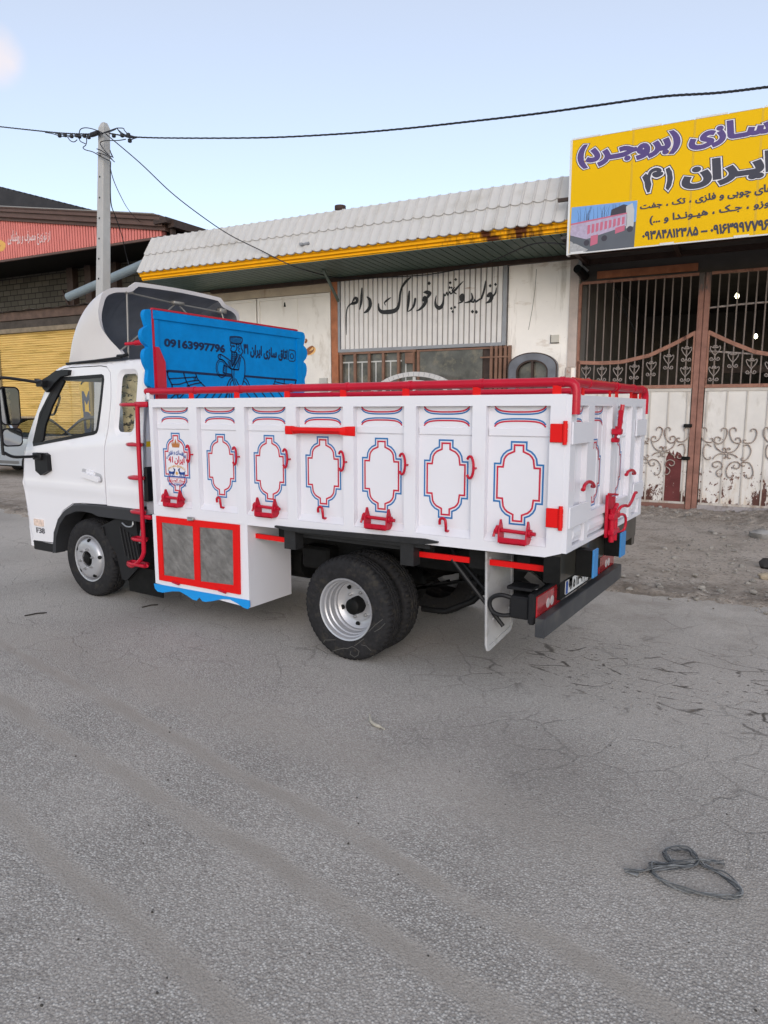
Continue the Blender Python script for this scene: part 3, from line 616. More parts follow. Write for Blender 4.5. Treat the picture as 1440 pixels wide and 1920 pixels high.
m = MB(); m.add([defl(k, t / nt_ if t else .02, .034) + Vector((-.004 + .03 * (1 - t / nt_), 0, 0)) for t in range(nt_ + 1) for k in range(ns + 1)], [(t * (ns + 1) + k, t * (ns + 1) + k + 1, (t + 1) * (ns + 1) + k + 1, (t + 1) * (ns + 1) + k) for t in range(nt_) for k in range(ns)])
m.build('deflector_lining', mat('dark_fibreglass', (.15, .155, .17), .6, var=.12, vs=6), DF, smooth=60)
m = MB(); 
for a, b in (((-4.12, .33, 2.81), (-4.0, .22, 2.22)), ((-4.12, .36, 2.80), (-4.16, .92, 2.78)), ((-4.16, .92, 2.78), (-4.12, W - .36, 2.76)), ((-4.16, .90, 2.77), (-4.0, .12, 2.26)), ((-4.16, .95, 2.77), (-4.0, 1.5, 2.24)), ((-4.12, W - .36, 2.76), (-4.0, W - .25, 2.22))): m.tube([a, b], .008, 6)
m.bbox(-4.2, -4.12, .86, .99, 2.77, 2.80); m.bbox(-4.16, -4.1, .30, .39, 2.79, 2.82); m.bbox(-4.16, -4.1, W - .39, W - .30, 2.75, 2.80); m.build('deflector_strut', mat('strut_steel', (.3, .28, .25), .4, metal=.5), DF, smooth=50)
m = MB(); m.tube([(-4.79, .14, 2.193), (-4.3, .10, 2.2), (-3.92, .09, 2.213)], .012, 6); m.tube([(-3.98, .095, 2.225), (-3.89, .09, 2.225), (-3.87, .12, 2.24)], .016, 6); m.build('deflector_gasket', BLACK, DF)
# ---- headboard
HX = -3.50
def hb(a, b): return at(240 + a / 3.6, 560 + b / 3.6, 0, HX + .003)      # traced spot on the headboard's rear face
HY0, HY1 = .085, 1.975
wave = lambda y0, s: [(y0 + s * d, z) for d, z in spline([(.0, 2.575), (-.055, 2.572), (-.078, 2.53), (-.060, 2.46), (-.055, 2.44), (-.098, 2.41), (-.112, 2.36), (-.09, 2.31), (-.05, 2.275), (-.085, 2.25), (-.10, 2.20), (-.088, 2.14), (-.062, 2.09), (-.07, 2.04), (-.075, 1.99), (-.05, 1.955), (.0, 1.95)], 4)]
m = MB(); o = [(HY0, .95)] + [(HY1, .95)] + wave(HY1, -1)[::-1] + wave(HY0, 1)
m.plate([ccw(o)], lambda a, b: (HX, a, b), lambda a, b: (HX - .045, a, b)); HBD = m.build('headboard', BLUE, TR)
m = MB(); m.plate([rect(HY0, HY1, 2.505, 2.575)], lambda a, b: (HX + .014, a, b), lambda a, b: (HX - .002, a, b)); m.plate([rect(HY1 - .07, HY1, 1.3, 2.5)], lambda a, b: (HX + .014, a, b), lambda a, b: (HX - .002, a, b)); m.plate([rect(HY0 + .012, HY0 + .05, 1.3, 2.5)], lambda a, b: (HX + .012, a, b), lambda a, b: (HX - .002, a, b)); m.build('headboard_frame', BLUE, HBD)
m = MB(); m.box(HX - .02, HX + .016, HY0, HY1 - .06, 2.577, 2.592); m.box(HX - .0, HX + .010, HY0 - .006, HY0 + .008, 1.3, 2.58); m.plate([ccw([(HY0 + .006, 1.5), (HY0 + .10, 1.5), (HY0 + .10, 2.16), (HY0 + .04, 2.28), (HY0 + .006, 2.28)])], lambda a, b: (HX + .022, a, b), lambda a, b: (HX + .0, a, b)); m.build('headboard_trim', RED, HBD)
m = MB(); m.tube([(HX - .04, HY0 - .02, 2.32), (HX - .16, HY0 - .05, 2.315)], .022, 10); m.tube([(HX - .14, HY0 - .05, 2.315), (HX - .26, HY0 - .07, 2.31)], .014, 10); m.build('spare_bracket', RED, HBD, smooth=50)
def hb2(a, b): p = hb(a, b); return (p.y, p.z)
# words and the winged emblem, engraved and filled with navy
def hb_text(s, quad, ar, bold):
    cs = offset(text_contours(s, ar), bold); cs = fit(cs, 0, 1, 0, 1); (a, b, c, d) = [Vector(hb2(*q)) for q in quad]   # bl br tr tl
    return [[tuple((a * (1 - x) + b * x) * (1 - y) + (d * (1 - x) + c * x) * y) for x, y in k] for k in cs]
m = MB()
for cs in (hb_text('09163997796', ((244, 324), (656, 368), (656, 311), (244, 265)), False, .045), hb_text('اتاق سازی ایران ۴۱', ((780, 392), (1076, 432), (1078, 344), (780, 300)), True, .045)):
    m.plate(cs, lambda a, b: (HX + .0025, a, b)); m.build('headboard_lettering', NAVY, HBD); m = MB()
ic = [hb2(x, y) for x, y in [(1090, 345), (1122, 350), (1130, 360), (1128, 415), (1120, 424), (1092, 420), (1084, 410), (1086, 353)]]
m.plate(stroke(ic + [ic[0]], .010), lambda a, b: (HX + .0025, a, b)); c0 = hb2(1107, 388); m.plate(stroke(arc(c0[0], c0[1], .026, 0, 360, 12), .011), lambda a, b: (HX + .0025, a, b))
m.build('camera_icon', NAVY, HBD)
S3 = 3.6 / 5.76
def e(x, y): return hb2((310 + x / 5.76 - 240) * 3.6, (620 + y / 5.76 - 560) * 3.6)
LN = [([(25, 445), (60, 436), (400, 463), (718, 488)], 2.2), ([(860, 490), (1190, 518), (1395, 532), (1408, 545), (1400, 590)], 2.0), ([(25, 445), (28, 490), (70, 580), (75, 610)], 1.4), ([(200, 460), (225, 540), (262, 610)], 1.4), ([(330, 470), (355, 530), (430, 605)], 1.3),
 ([(40, 520), (200, 510), (340, 500)], 1.2), ([(70, 580), (150, 578), (250, 550), (360, 535)], 1.2), ([(235, 600), (310, 575), (390, 562)], 1.2), ([(310, 505), (318, 540)], .9), ([(325, 503), (332, 535)], .9),
 ([(1190, 518), (1180, 560), (1160, 600)], 1.3), ([(1285, 528), (1285, 585)], 1.2), ([(1185, 550), (1290, 575), (1400, 585)], 1.1), ([(1172, 580), (1260, 592)], 1.0),
 ([(700, 68), (760, 66), (828, 80), (812, 140), (712, 130), (700, 68)], 1.5), ([(708, 130), (706, 160), (716, 168), (706, 212), (720, 222), (716, 240)], 1.2), ([(770, 140), (772, 200), (745, 232), (770, 235), (775, 260)], 1.1), ([(815, 140), (822, 190), (840, 225), (815, 265)], 1.2), ([(720, 240), (712, 330), (722, 380)], 1.2), ([(775, 250), (750, 330), (725, 385)], 1.3), ([(715, 222), (745, 230)], 1), ([(728, 165), (748, 168)], 1.6), ([(788, 150), (800, 165), (785, 180), (802, 195), (790, 215), (805, 230)], .9),
 ([(805, 262), (780, 330), (745, 395), (740, 412)], 1.3), ([(790, 255), (762, 320)], 1.0), ([(815, 265), (850, 310), (860, 360), (858, 480), (835, 580)], 1.2), ([(815, 290), (795, 400), (785, 425), (712, 412)], 1.2), ([(805, 285), (775, 400)], .9), ([(700, 410), (790, 420)], .9),
 ([(710, 330), (640, 280), (600, 258), (575, 262), (572, 290), (592, 305)], 1.3), ([(592, 305), (640, 335), (700, 405)], 1.2), ([(680, 330), (700, 400)], 1), ([(600, 258), (590, 275), (600, 285)], 1), ([(696, 335), (712, 405)], 1), ([(712, 410), (660, 385), (630, 375)], 1.1), ([(715, 470), (660, 462), (625, 455)], 1.1), ([(630, 375), (640, 385), (625, 395), (640, 405), (622, 415), (638, 425), (620, 435), (635, 450)], .9),
 ([(718, 415), (722, 480), (745, 590)], 1.2), ([(745, 420), (742, 500), (765, 590)], 1.0), ([(760, 520), (785, 570), (800, 592)], 1.1), ([(725, 500), (690, 540), (668, 595)], 1.3), ([(728, 530), (705, 560), (700, 595)], 1.2), ([(858, 505), (890, 545), (908, 590)], 1.3), ([(850, 545), (875, 570), (885, 592)], 1.2)]
for q in (60, 150, 250, 330, 420, 500, 570, 640): LN.append(([(q, 735), (q + (360 - q) * .05 + 60 * (1 if q < 700 else -1), 660)], 1.3))
for q in (900, 980, 1070, 1160, 1250, 1330): LN.append(([(q + 25, 735), (q - 30, 660)], 1.3))
for q in (660, 690, 715, 745): LN.append(([(q, 735), (q + 4, 660)], 1.2))
LN += [([(100, 680), (130, 690), (170, 680)], 1.3), ([(130, 690), (140, 735)], 1.3)]
m = MB()
for p, w in LN: m.plate(stroke(spline([e(*q) for q in p], 4), w * .0094), lambda a, b: (HX + .0025, a, b))
for k in range(9): x = 714 + k * 12.5; m.plate(stroke([e(x, 76 + k * .8), e(720 + k * 10.8, 130 + k)], .006), lambda a, b: (HX + .0025, a, b))
for k in range(7):
    for q in range(2): cxy = e(732 + q * 24, 250 + k * 20); m.plate(stroke(arc(cxy[0], cxy[1], .013, 0, 270, 6), .005), lambda a, b: (HX + .0025, a, b))
cxy = e(607, 407); m.plate(stroke(arc(cxy[0], cxy[1], .066, 0, 360, 20, .082), .009) + stroke(arc(cxy[0], cxy[1], .05, 0, 360, 20, .064), .006), lambda a, b: (HX + .0025, a, b))
m.build('winged_emblem', NAVY, HBD)

# ---- load bed sides
PX = [-3.46, -3.02, -2.93, -2.515, -2.425, -2.02, -1.93, -1.523, -1.436, -1.044, -.957, -.568, -.479, -.089]
OP = [(-3.445 if i == 0 else PX[2 * i], PX[2 * i + 1]) for i in range(7)]
ZB = lambda x: .925 + .0085 * x
def cartouche(xc, zc=1.337, sx=1, sz=1):
    h = []
    q = [(.05, .247), (.05, .207), (.055, .205)] + [(.05 + .005 + .075 * math.sin(R_(t)), .205 - .085 * (1 - math.cos(R_(t)))) for t in (15, 30, 45, 60, 75, 88)] + [(.118, .118), (.158, .118)]
    q = [(.052, .248), (.052, .203), (.078, .192), (.100, .172), (.114, .148), (.118, .118), (.156, .118)]
    r = q + [(x, -z) for x, z in q[::-1]]; r = r + [(-x, z) for x, z in r[::-1]]
    return [(xc + x * sx, zc + z * sz) for x, z in r]
def line_ring(c, w): o = ccw(c); return [o, hole(offset([o], -w)[0])]
SW = spline([(-.155, .044), (-.14, .030), (-.11, .019), (-.06, .014), (.0, .013), (.06, .014), (.11, .019), (.14, .030), (.155, .044)], 4)
def swirl(xc, zc, off, up): return [(xc + x, zc + up * (z + off)) for x, z in SW]
def bed_side(near):
    my = (lambda y: y) if near else (lambda y: W - y)
    m = MB(); outl = [(-3.475, ZB(-3.475) - .0), (-.095, ZB(-.1)), (-.0, .955), (0, 1.852), (-3.475, 1.855)]
    hol = [hole(rect(a, b, .983, 1.788)) for a, b in OP]
    m.plate([ccw(outl)] + hol, lambda a, b: (a, my(0), b), lambda a, b: (a, my(.045), b)); m.box(-3.47, -.002, *sorted((my(.045), my(.075))), .95, 1.85)
    for a, b in OP:
        p = [(my(.001), .984), (my(.046), 1.030), (my(.046), .984)]
        m.add([(a, y, z) for y, z in p] + [(b, y, z) for y, z in p], [(0, 1, 4, 3), (1, 2, 5, 4), (2, 0, 3, 5)])
        m.bbox(a + .002, b - .002, *sorted((my(.036), my(.047))), 1.612, 1.660, .004)
    B = m.build('bed_side', WHITE, TR)
    if not near: return B
    f = lambda e: (lambda a, b: (a, .045 - e, b))
    for i, (a, b) in enumerate(OP):
        xc = (a + b) / 2 - .002
        m = MB(); m.mi = 0; m.plate(line_ring(cartouche(xc), .0105), f(.0015)); m.mi = 1; m.plate(line_ring(offset([ccw(cartouche(xc))], -.0185)[0], .0112), f(.0015))
        for zc, up in ((1.727, 1), (1.727, -1)):
            m.mi = 0; m.plate(stroke(swirl(xc, zc, 0, up), .0090), f(.0015)); m.mi = 1; m.plate(stroke(swirl(xc, zc, .0132, up), .0096), f(.0018))
        m.build('painted_border', [LBLUE, LRED], B)
    # lettering in the first panel
    xc = sum(OP[0]) / 2 - .002; z = 1.337; m = MB(); m.mi = 0
    cr = [(-.058, .182), (-.04, .152), (-.032, .186), (-.018, .156), (0, .20), (.018, .156), (.032, .186), (.04, .152), (.058, .182), (.04, .128), (-.04, .128)]
    m.plate([ccw([(xc + a, z + b) for a, b in cr])], f(.002))
    def arch(cs, rise, y0, y1, hw): c = fit(cs, -1, 1, 0, 1); return [[(xc + x * hw, z + y0 + (y1 - y0) * y - rise * x * x) for x, y in k] for k in c]
    m.mi = 1; m.plate(arch(offset(text_contours('اطاقسازی و نقاشی'), .03), .04, .066, .112, .118), f(.002))
    m.mi = 2; m.plate(fit(offset(text_contours('ایران'), .035), xc - .022, xc + .098, z - .012, z + .058), f(.002)); m.plate(fit(offset(text_contours('41', False), .03), xc - .095, xc - .04, z + .004, z + .055), f(.002))
    m.mi = 3; m.plate(arch(offset(text_contours('BORUJERD', False), .02), .028, -.036, -.014, .10), f(.002))
    m.mi = 1
    for s in (-1, 1):                          # the two facing horned animals on their plinth
        for p, w in (([(.088, -.078), (.06, -.082), (.034, -.078)], .020), ([(.034, -.076), (.026, -.058), (.03, -.050)], .014), ([(.03, -.05), (.02, -.054)], .010), ([(.028, -.046), (.04, -.040)], .006), ([(.04, -.085), (.036, -.104)], .008), ([(.05, -.085), (.054, -.104)], .007), ([(.08, -.085), (.074, -.104)], .008), ([(.09, -.082), (.094, -.104)], .007), ([(.09, -.072), (.102, -.060)], .006)):
            m.plate(stroke([(xc + s * a, z + b) for a, b in p], w), f(.002))
    m.plate([rect(xc - .105, xc + .105, z - .117, z - .106)], f(.002)); m.mi = 3; m.plate([arc(xc, z - .082, .014, 0, 360, 10)[:-1]], f(.0025))
    m.mi = 2; m.plate(line_ring(rrect(xc - .122, xc + .122, z - .158, z - .122, .016), .003), f(.002)); m.plate(fit(offset(text_contours('سجاد گودرزی'), .03), xc - .10, xc + .10, z - .153, z - .128), f(.0025))
    m.mi = 1; m.plate(fit(offset(text_contours('09163997796', False), .02), xc - .102, xc + .106, z - .186, z - .164), f(.0025))
    m.build('painted_lettering', [mat('crown_brown', (.42, .16, .05), .5), mat('letter_blue', (.02, .07, .30), .5), LRED, mat('letter_gold', (.62, .33, .08), .5)], B)
    # hooks, winches, strap
    for i in range(6):
        xp = OP[i][1] + .008 if i < 3 else OP[i][1] + .006; zc = 1.425
        m = MB(); p = [(xp - .004 + .027 * math.cos(R_(t)), -.026 - .006 * math.cos(R_(t)), zc + .066 * math.sin(R_(t))) for t in range(-135, 136, 15)]; m.tube(p, .0085, 7); m.tube([(xp + .023, -.03, zc - .006), (xp + .024, .0, zc - .006)], .007, 6); m.build('rope_hook', RED, B, smooth=50)
    for i in (1, 3, 5):
        xc = sum(OP[i]) / 2 + .005; m = MB(); p = [(xc + .022, .04, 1.01), (xc + .022, .0, 1.02), (xc + .024, -.006, 1.05)] + [(xc + .024 * math.cos(R_(t)), -.01 + .012 * t / 180, 1.075 + .022 * math.sin(R_(t))) for t in range(0, 181, 30)] + [(xc - .024, .004, 1.055)]; m.tube(p, .0095, 7); m.build('small_hook', RED, B, smooth=50)
    for i in (0, 2, 4, 6):
        xc = sum(OP[i]) / 2 - .0; m = MB()
        m.bbox(xc - .075, xc + .085, -.045, .03, .985, .995, .003); m.plate([rect(xc - .075, xc + .085, .985, 1.022)], lambda a, b: (a, -.045, b), lambda a, b: (a, -.037, b))
        for s in (-.085, .085): m.plate([[(-.045, .99), (.03, .99), (.028, 1.04), (-.006, 1.125), (-.02, 1.125), (-.045, 1.05)]], lambda a, b: (xc + s, a, b), lambda a, b: (xc + s + .009, a, b))
        m.tube([(xc - .115, -.012, 1.062), (xc + .135, -.012, 1.054)], .012, 9); m.tube([(xc + .095, -.012, 1.0555), (xc + .11, -.012, 1.055)], .024, 10); m.tube([(xc - .107, -.012, 1.0615), (xc - .09, -.012, 1.061)], .028, 10)
        m.tube([(xc - .115, -.012, 1.062), (xc - .118, -.03, 1.02)], .008, 6)
        for q in (-.03, .045): m.tube([(xc + q, -.05, 1.004), (xc + q, -.036, 1.004)], .010, 8)
        m.build('winch', RED, B, smooth=35)
    m = MB(); sec = [(-2.025, .06, .030), (-1.955, .06, .030), (-1.93, .052, .034), (-1.90, .045, .030), (-1.55, .045, .030), (-1.52, .052, .034), (-1.495, .062, .030), (-1.42, .066, .030)]
    vs = []
    for x, h, d in sec:
        flat = x < -1.94 or x > -1.5; zc = 1.625
        k = [(-.0015, -h / 2), (-.006 if flat else -.03, -h / 2 + .002), (-.010 if flat else -.048, 0), (-.006 if flat else -.03, h / 2 - .002), (-.0015, h / 2)]
        vs += [(x, y, zc + dz) for y, dz in k]
    fs = [(i * 5 + j, (i + 1) * 5 + j, (i + 1) * 5 + (j + 1) % 5, i * 5 + (j + 1) % 5) for i in range(len(sec) - 1) for j in range(5)] + [(0, 1, 2, 3, 4), tuple((len(sec) - 1) * 5 + j for j in (4, 3, 2, 1, 0))]
    m.add(vs, fs); m.build('grab_bar', REDB, B, smooth=40)
    for z0, h, dx in ((1.637, .104, 0), (1.158, .11, -.008)):
        m = MB(); m.bbox(-.083 + dx, -.008 + dx, -.016, .0, z0 - h / 2, z0 + h / 2, .003); m.tube([(.002 + dx, -.012, z0 - h / 2 - .012), (.002 + dx, -.012, z0 + h / 2 + .016)], .012, 10); m.tube([(.002 + dx, -.012, z0 - h / 2 + .002), (.002 + dx, -.012, z0 + .02)], .0145, 10); m.tube([(.002 + dx, -.012, z0 + .025), (.002 + dx, -.012, z0 + h / 2)], .0145, 10); m.build('hinge', REDB, B, smooth=40)
    return B
bed_side(True); BF = bed_side(False)
for z0, h in ((1.65, .16), (1.19, .16)):
    m = MB(); m.tube([(.0, W + .012, z0 - h / 2), (.0, W + .012, z0 + h / 2)], .014, 10); m.bbox(-.03, .012, W + .0, W + .02, z0 - h / 2 + .01, z0 + h / 2 - .02, .003); m.build('hinge', RED, BF, smooth=40)
m = MB(); m.box(-3.46, -.06, .075, W - .075, .955, .985); m.build('bed_floor', mat('bed_steel', (.02, .02, .02), .6), TR)
m = MB(); m.bbox(-3.495, -3.478, .004, W - .004, .9, 1.848, .003); m.box(-3.52, -3.482, .006, .05, 1.852, 1.905); m.build('bed_front_wall', WHITE, TR)
# ---- tailgate leaves
def leaf(y0, y1, ops, hinge_at):
    m = MB(); X = .03
    hs = [hole(rect(a, b, z0, z1)) for a, b, z0, z1 in ops]
    m.plate([ccw(rect(y0, y1, .957, 1.848))] + hs, lambda a, b: (X, a, b), lambda a, b: (-.005, a, b)); m.box(-.035, -.005, y0, y1, .957, 1.845)
    lo = [o for o in ops if o[2] > 1.1]
    for a, b, z0, z1 in ops:
        if z1 < 1.14: m.add([(X - .02, a + .01, z0 + .01), (X - .02, b - .01, z0 + .01), (X - .02, b - .01, z1 - .01), (X - .02, a + .01, z1 - .01), (X - .006, a + .05, z0 + .045), (X - .006, b - .05, z0 + .045), (X - .006, b - .05, z1 - .045), (X - .006, a + .05, z1 - .045)], [(0, 1, 5, 4), (1, 2, 6, 5), (2, 3, 7, 6), (3, 0, 4, 7), (4, 5, 6, 7)])
        else: 
            for q in range(1, int((b - a) / .13) + 1): yy = a + q * (b - a) / (int((b - a) / .13) + 1); m.box(-.006, -.002, yy - .004, yy + .004, z0, z1)
    L = m.build('tailgate', WHITE, TR)
    for z0 in (1.635, 1.16):
        a, b = (y0, y0 + .36) if hinge_at == y0 else (y1 - .33, y1); m = MB(); m.bbox(X, X + .012, a + .004, b, z0 - .062, z0 + .062, .004); m.build('hinge_strap', WHITE, L)
    return L
T1 = leaf(.004, .952, [(.10, .33, 1.15, 1.79), (.45, .86, 1.15, 1.79), (.10, .33, .985, 1.10), (.40, .90, .985, 1.10)], .004)
T2 = leaf(.957, W - .004, [(.985, 1.39, 1.15, 1.79), (1.50, 1.71, 1.15, 1.79), (.985, 1.43, .985, 1.10), (1.50, 1.73, .985, 1.10)], W - .004)
ft = lambda a, b: (-.0015, a, b)
for T, yc, yl in ((T1, .60, None), (T2, 1.13, None), (T1, .215, 1)):
    m = MB(); ex = yl
    if not ex: m.mi = 0; m.plate(line_ring(cartouche(yc, 1.375, .9, .85), .008), ft); m.mi = 1; m.plate(line_ring(offset([ccw(cartouche(yc, 1.375, .9, .85))], -.0175)[0], .009), ft)
    for up in (1, -1):
        k = .9 if not ex else .62
        m.mi = 0; m.plate(stroke([(yc + (x - yc) * k, z) for x, z in swirl(yc, 1.727, 0, up)], .007), ft); m.mi = 1; m.plate(stroke([(yc + (x - yc) * k, z) for x, z in swirl(yc, 1.727, .0125, up)], .0078), ft)
    m.build('painted_border', [LBLUE, LRED], T)
for T, px in ((T1, ((1094.5, 918), (1096, 910), (1103, 903.5), (1110, 905), (1114, 912))), (T2, ((1175.5, 890), (1177, 885), (1183, 881.5), (1188, 883), (1190.5, 888)))):
    q = [tuple(at(x, y, 0, .07)) for x, y in px]; m = MB(); m.tube(spline([(.058, q[0][1] + .004, q[0][2])] + q + [(.05, q[-1][1] + .01, q[-1][2])], 4), .0105, 8); m.build('pull_handle', RED, T, smooth=50)
m = MB(lambda v: (v[0], v[1] - .085, v[2])); m.tube([(.055, .955, 1.58), (.06, .95, 1.66)], .012, 8); m.tube([(.075, .945, 1.63), (.085, .925, 1.765)], .014, 8); m.tube([(.07, .97, 1.63), (.08, .985, 1.80)], .014, 8); m.bbox(.03, .09, .925, .99, 1.605, 1.645, .006); m.bbox(.03, .075, .93, .98, 1.555, 1.585, .004); m.build('upper_latch', RED, T2, smooth=40)
m = MB(lambda v: (v[0], v[1] - .085, v[2])); m.tube([(.09, .88, 1.595), (.09, 1.02, 1.595)], .010, 8); m.build('latch_pin', WHITE, T2)
m = MB(lambda v: (v[0], v[1] - .085, v[2])); m.bbox(.03, .05, .86, .952, .93, 1.215, .004); m.bbox(.03, .05, .957, 1.05, .93, 1.19, .004)
m.tube([(.068, .90, .90), (.068, .90, 1.12)], .018, 10); m.tube([(.068, .985, .90), (.068, .985, 1.10)], .018, 10); m.tube([(.05, .86, 1.222), (.06, 1.05, 1.20)], .008, 6)
for z in (.965, 1.07): m.bbox(.05, .09, .87, 1.03, z - .02, z + .02, .005)
m.tube(spline([(.07, .985, 1.05), (.09, 1.0, 1.115), (.10, 1.08, 1.125), (.10, 1.20, 1.11), (.10, 1.30, 1.14), (.10, 1.37, 1.18), (.10, 1.42, 1.18)], 4), .0105, 8)
m.tube(spline([(.07, 1.0, 1.06), (.09, 1.08, 1.065), (.10, 1.13, 1.04), (.10, 1.14, .985), (.09, 1.12, .945), (.07, 1.02, .94)], 4), .0095, 8); m.tube([(.07, .90, 1.09), (.09, .885, 1.13), (.09, .93, 1.15)], .014, 8); m.build('lower_latch', RED, T1, smooth=40)
# ---- red tube rails
def rail(pts, sleeves, feet, nm):
    m = MB(); m.tube(pts, .027, 12)
    for p, d in sleeves: d = Vector(d).normalized() * .012; m.tube([Vector(p) - d, Vector(p) + d], .0305, 12)
    r = m.build('rail', RED, TR, smooth=50)
    for f in feet: mm = MB(); mm.box(*f); mm.build('rail_bracket', REDB, r)
RZ = 1.918
corner = [(.0, .03, RZ - .002), (.02, .03, RZ - .008), (.036, .03, RZ - .022), (.042, .03, RZ - .05), (.042, .03, 1.74)]
xs_f = [-3.12, -2.60, -2.07, -1.52, -.99, -.52, -.06]
feet = [(-3.02 + i * .489 - (.0), -2.97 + i * .489, .012, .018, 1.85, RZ - .01) for i in range(7)]
rail([(-3.545, .03, RZ)] + [(-.04, .03, RZ)] + corner, [((x, .03, RZ), (1, 0, 0)) for x in [-2.97 + .489 * i for i in range(7)]], feet, 'n')
rail([(-3.545, W - .03, RZ)] + [(-.02, W - .03, RZ)], [((x, W - .03, RZ), (1, 0, 0)) for x in [-2.97 + .489 * i for i in range(7)]], [(a, b, W - .018, W - .012, 1.85, RZ - .01) for a, b, *_ in feet], 'f')
rail([(.012, .055, RZ), (.012, .93, RZ)], [((.012, y, RZ), (0, 1, 0)) for y in (.34, .90)], [(.008, .014, y, y + .04, 1.848, RZ - .01) for y in (.24, .82)], 'r')
rail([(.012, .965, RZ), (.012, W - .06, RZ), (.014, W - .03, RZ - .006), (.016, W - .008, RZ - .025), (.017, W + .002, RZ - .055), (.017, W + .002, 1.735)], [((.012, y, RZ), (0, 1, 0)) for y in (.99, 1.44, 1.70)], [(.008, .014, y, y + .06, 1.848, RZ - .01) for y in (.98, 1.38, 1.66)], 'r')
# ---- storage box under the bed
m = MB(); bx0, bx1, bz0, bz1 = -3.515, -2.428, .29, .90; bb = lambda x: .305 - .05 * (x - bx0) / (bx1 - bx0)
m.plate([[(bx0, bb(bx0)), (bx1, bb(bx1)), (bx1, bz1 + .004), (bx0, bz1 - .002)]], lambda a, b: (a, .004, b), lambda a, b: (a, .50, b)); BX = m.build('storage_box', WHITE, TR)
m = MB(); P = lambda pts: [tuple(at(x, y, 1, 0).xz) for x, y in pts]
g1 = P([(304, 979), (363, 986.5), (366.5, 1087), (308.5, 1078)]); g2 = P([(375, 988), (438, 993.5), (439.5, 1097), (377, 1089.5)])
m.plate([ccw(P([(294, 967), (449.5, 984), (451.5, 1114.5), (300, 1087)])), hole(g1), hole(g2)], lambda a, b: (a, -.010, b), lambda a, b: (a, .0035, b)); BD = m.build('box_door', REDB, BX)
for gg in (g1, g2): m = MB(); m.plate([ccw(gg)], lambda a, b: (a, -.002, b), lambda a, b: (a, .002, b)); m.build('ribbed_panel', CHECK, BD)
m = MB(); p = at(360, 972, 1, -.01); m.bbox(p.x - .035, p.x + .03, -.03, -.01, p.z - .014, p.z + .012, .003); m.tube([(p.x - .03, -.032, p.z - .012), (p.x + .03, -.032, p.z - .008)], .006, 6); m.build('box_latch', STEEL, BD)
for q in ((330, 1093.5), (417, 1109)): m = MB(); p = at(*q, 1, -.012); m.tube([(p.x - .04, -.016, p.z + .006), (p.x + .04, -.016, p.z - .004)], .009, 8); m.build('box_hinge', RED, BD, smooth=50)
ap = [(289.2, 1094), (291, 1103), (296, 1109), (306, 1111), (325, 1108.5), (338, 1109), (352, 1117), (362, 1124), (369, 1126), (374.5, 1120), (380, 1127), (386, 1128.5), (398, 1127), (418, 1123), (432, 1124), (445, 1131), (457, 1139), (465, 1142), (469, 1138), (468.5, 1126)]
m = MB(); m.plate([ccw(P(ap))], lambda a, b: (a, -.004, b), lambda a, b: (a, .0035, b)); m.build('scalloped_apron', BLUEL, BX)
# ---- side ladder
m = MB(); lx = -3.66; ly = .015
m.tube(spline([(lx + .01, ly, 1.80), (lx, ly, 1.5), (lx, ly, 1.0), (lx, ly, .62), (lx - .015, ly, .53), (lx - .08, ly, .46), (lx - .20, ly + .02, .405), (lx - .30, ly + .06, .40)], 5), .019, 10); m.bbox(lx - .02, lx + .14, ly - .012, ly + .012, 1.79, 1.835, .005); m.bbox(lx, lx + .1, ly, ly + .03, .845, .88, .004); LD = m.build('ladder', RED, TR, smooth=50)
for z, l in ((1.812, .24), (1.475, .18), (1.19, .18), (.895, .17), (.655, .18), (.43, .26)):
    m = MB(); m.tube([(lx, ly, z), (lx - l * .7, ly, z), (lx - l * .95, ly + .02, z), (lx - l, ly + .06, z), (lx - l * .95, ly + .075, z), (lx - l * .7, ly + .085, z), (lx - .04, ly + .07, z), (lx, ly + .02, z)], .016, 9); m.build('rung', RED, LD, smooth=50)
# ---- wheels
def tyre(c, yo, r, w, sgn, parent):          # outer sidewall at yo, going inwards
    prof = [(.222, .012), (.235, .004), (.26, -.002), (.30, -.004), (.335, .002), (.352, .008), (.364, .017), (.371, .028), (.375, .045), (.375, .058), (.362, .060), (.362, .068), (.375, .070), (.376, .086), (.362, .088), (.362, .097), (.376, .099), (.376, .116), (.362, .118), (.362, .127), (.375, .129), (.375, .145), (.371, .165), (.364, .178), (.352, .188), (.30, .196), (.24, .19), (.222, .18)]
    n = 168; sh = {6, 7, 8, 9, 21, 22, 23}
    mod = lambda j, k: (-.012 if (j in sh and k % 3 < 1) else 0) - (.0045 if j in (13, 16, 17, 20) and k % 6 < 1 else 0)
    m = MB(); m.lathe([(a * r / .376, b * w / .195) for a, b in prof], (c[0], yo, c[1]), n, 1, sgn, mod); return m.build('tyre', TYRE, parent, smooth=45)
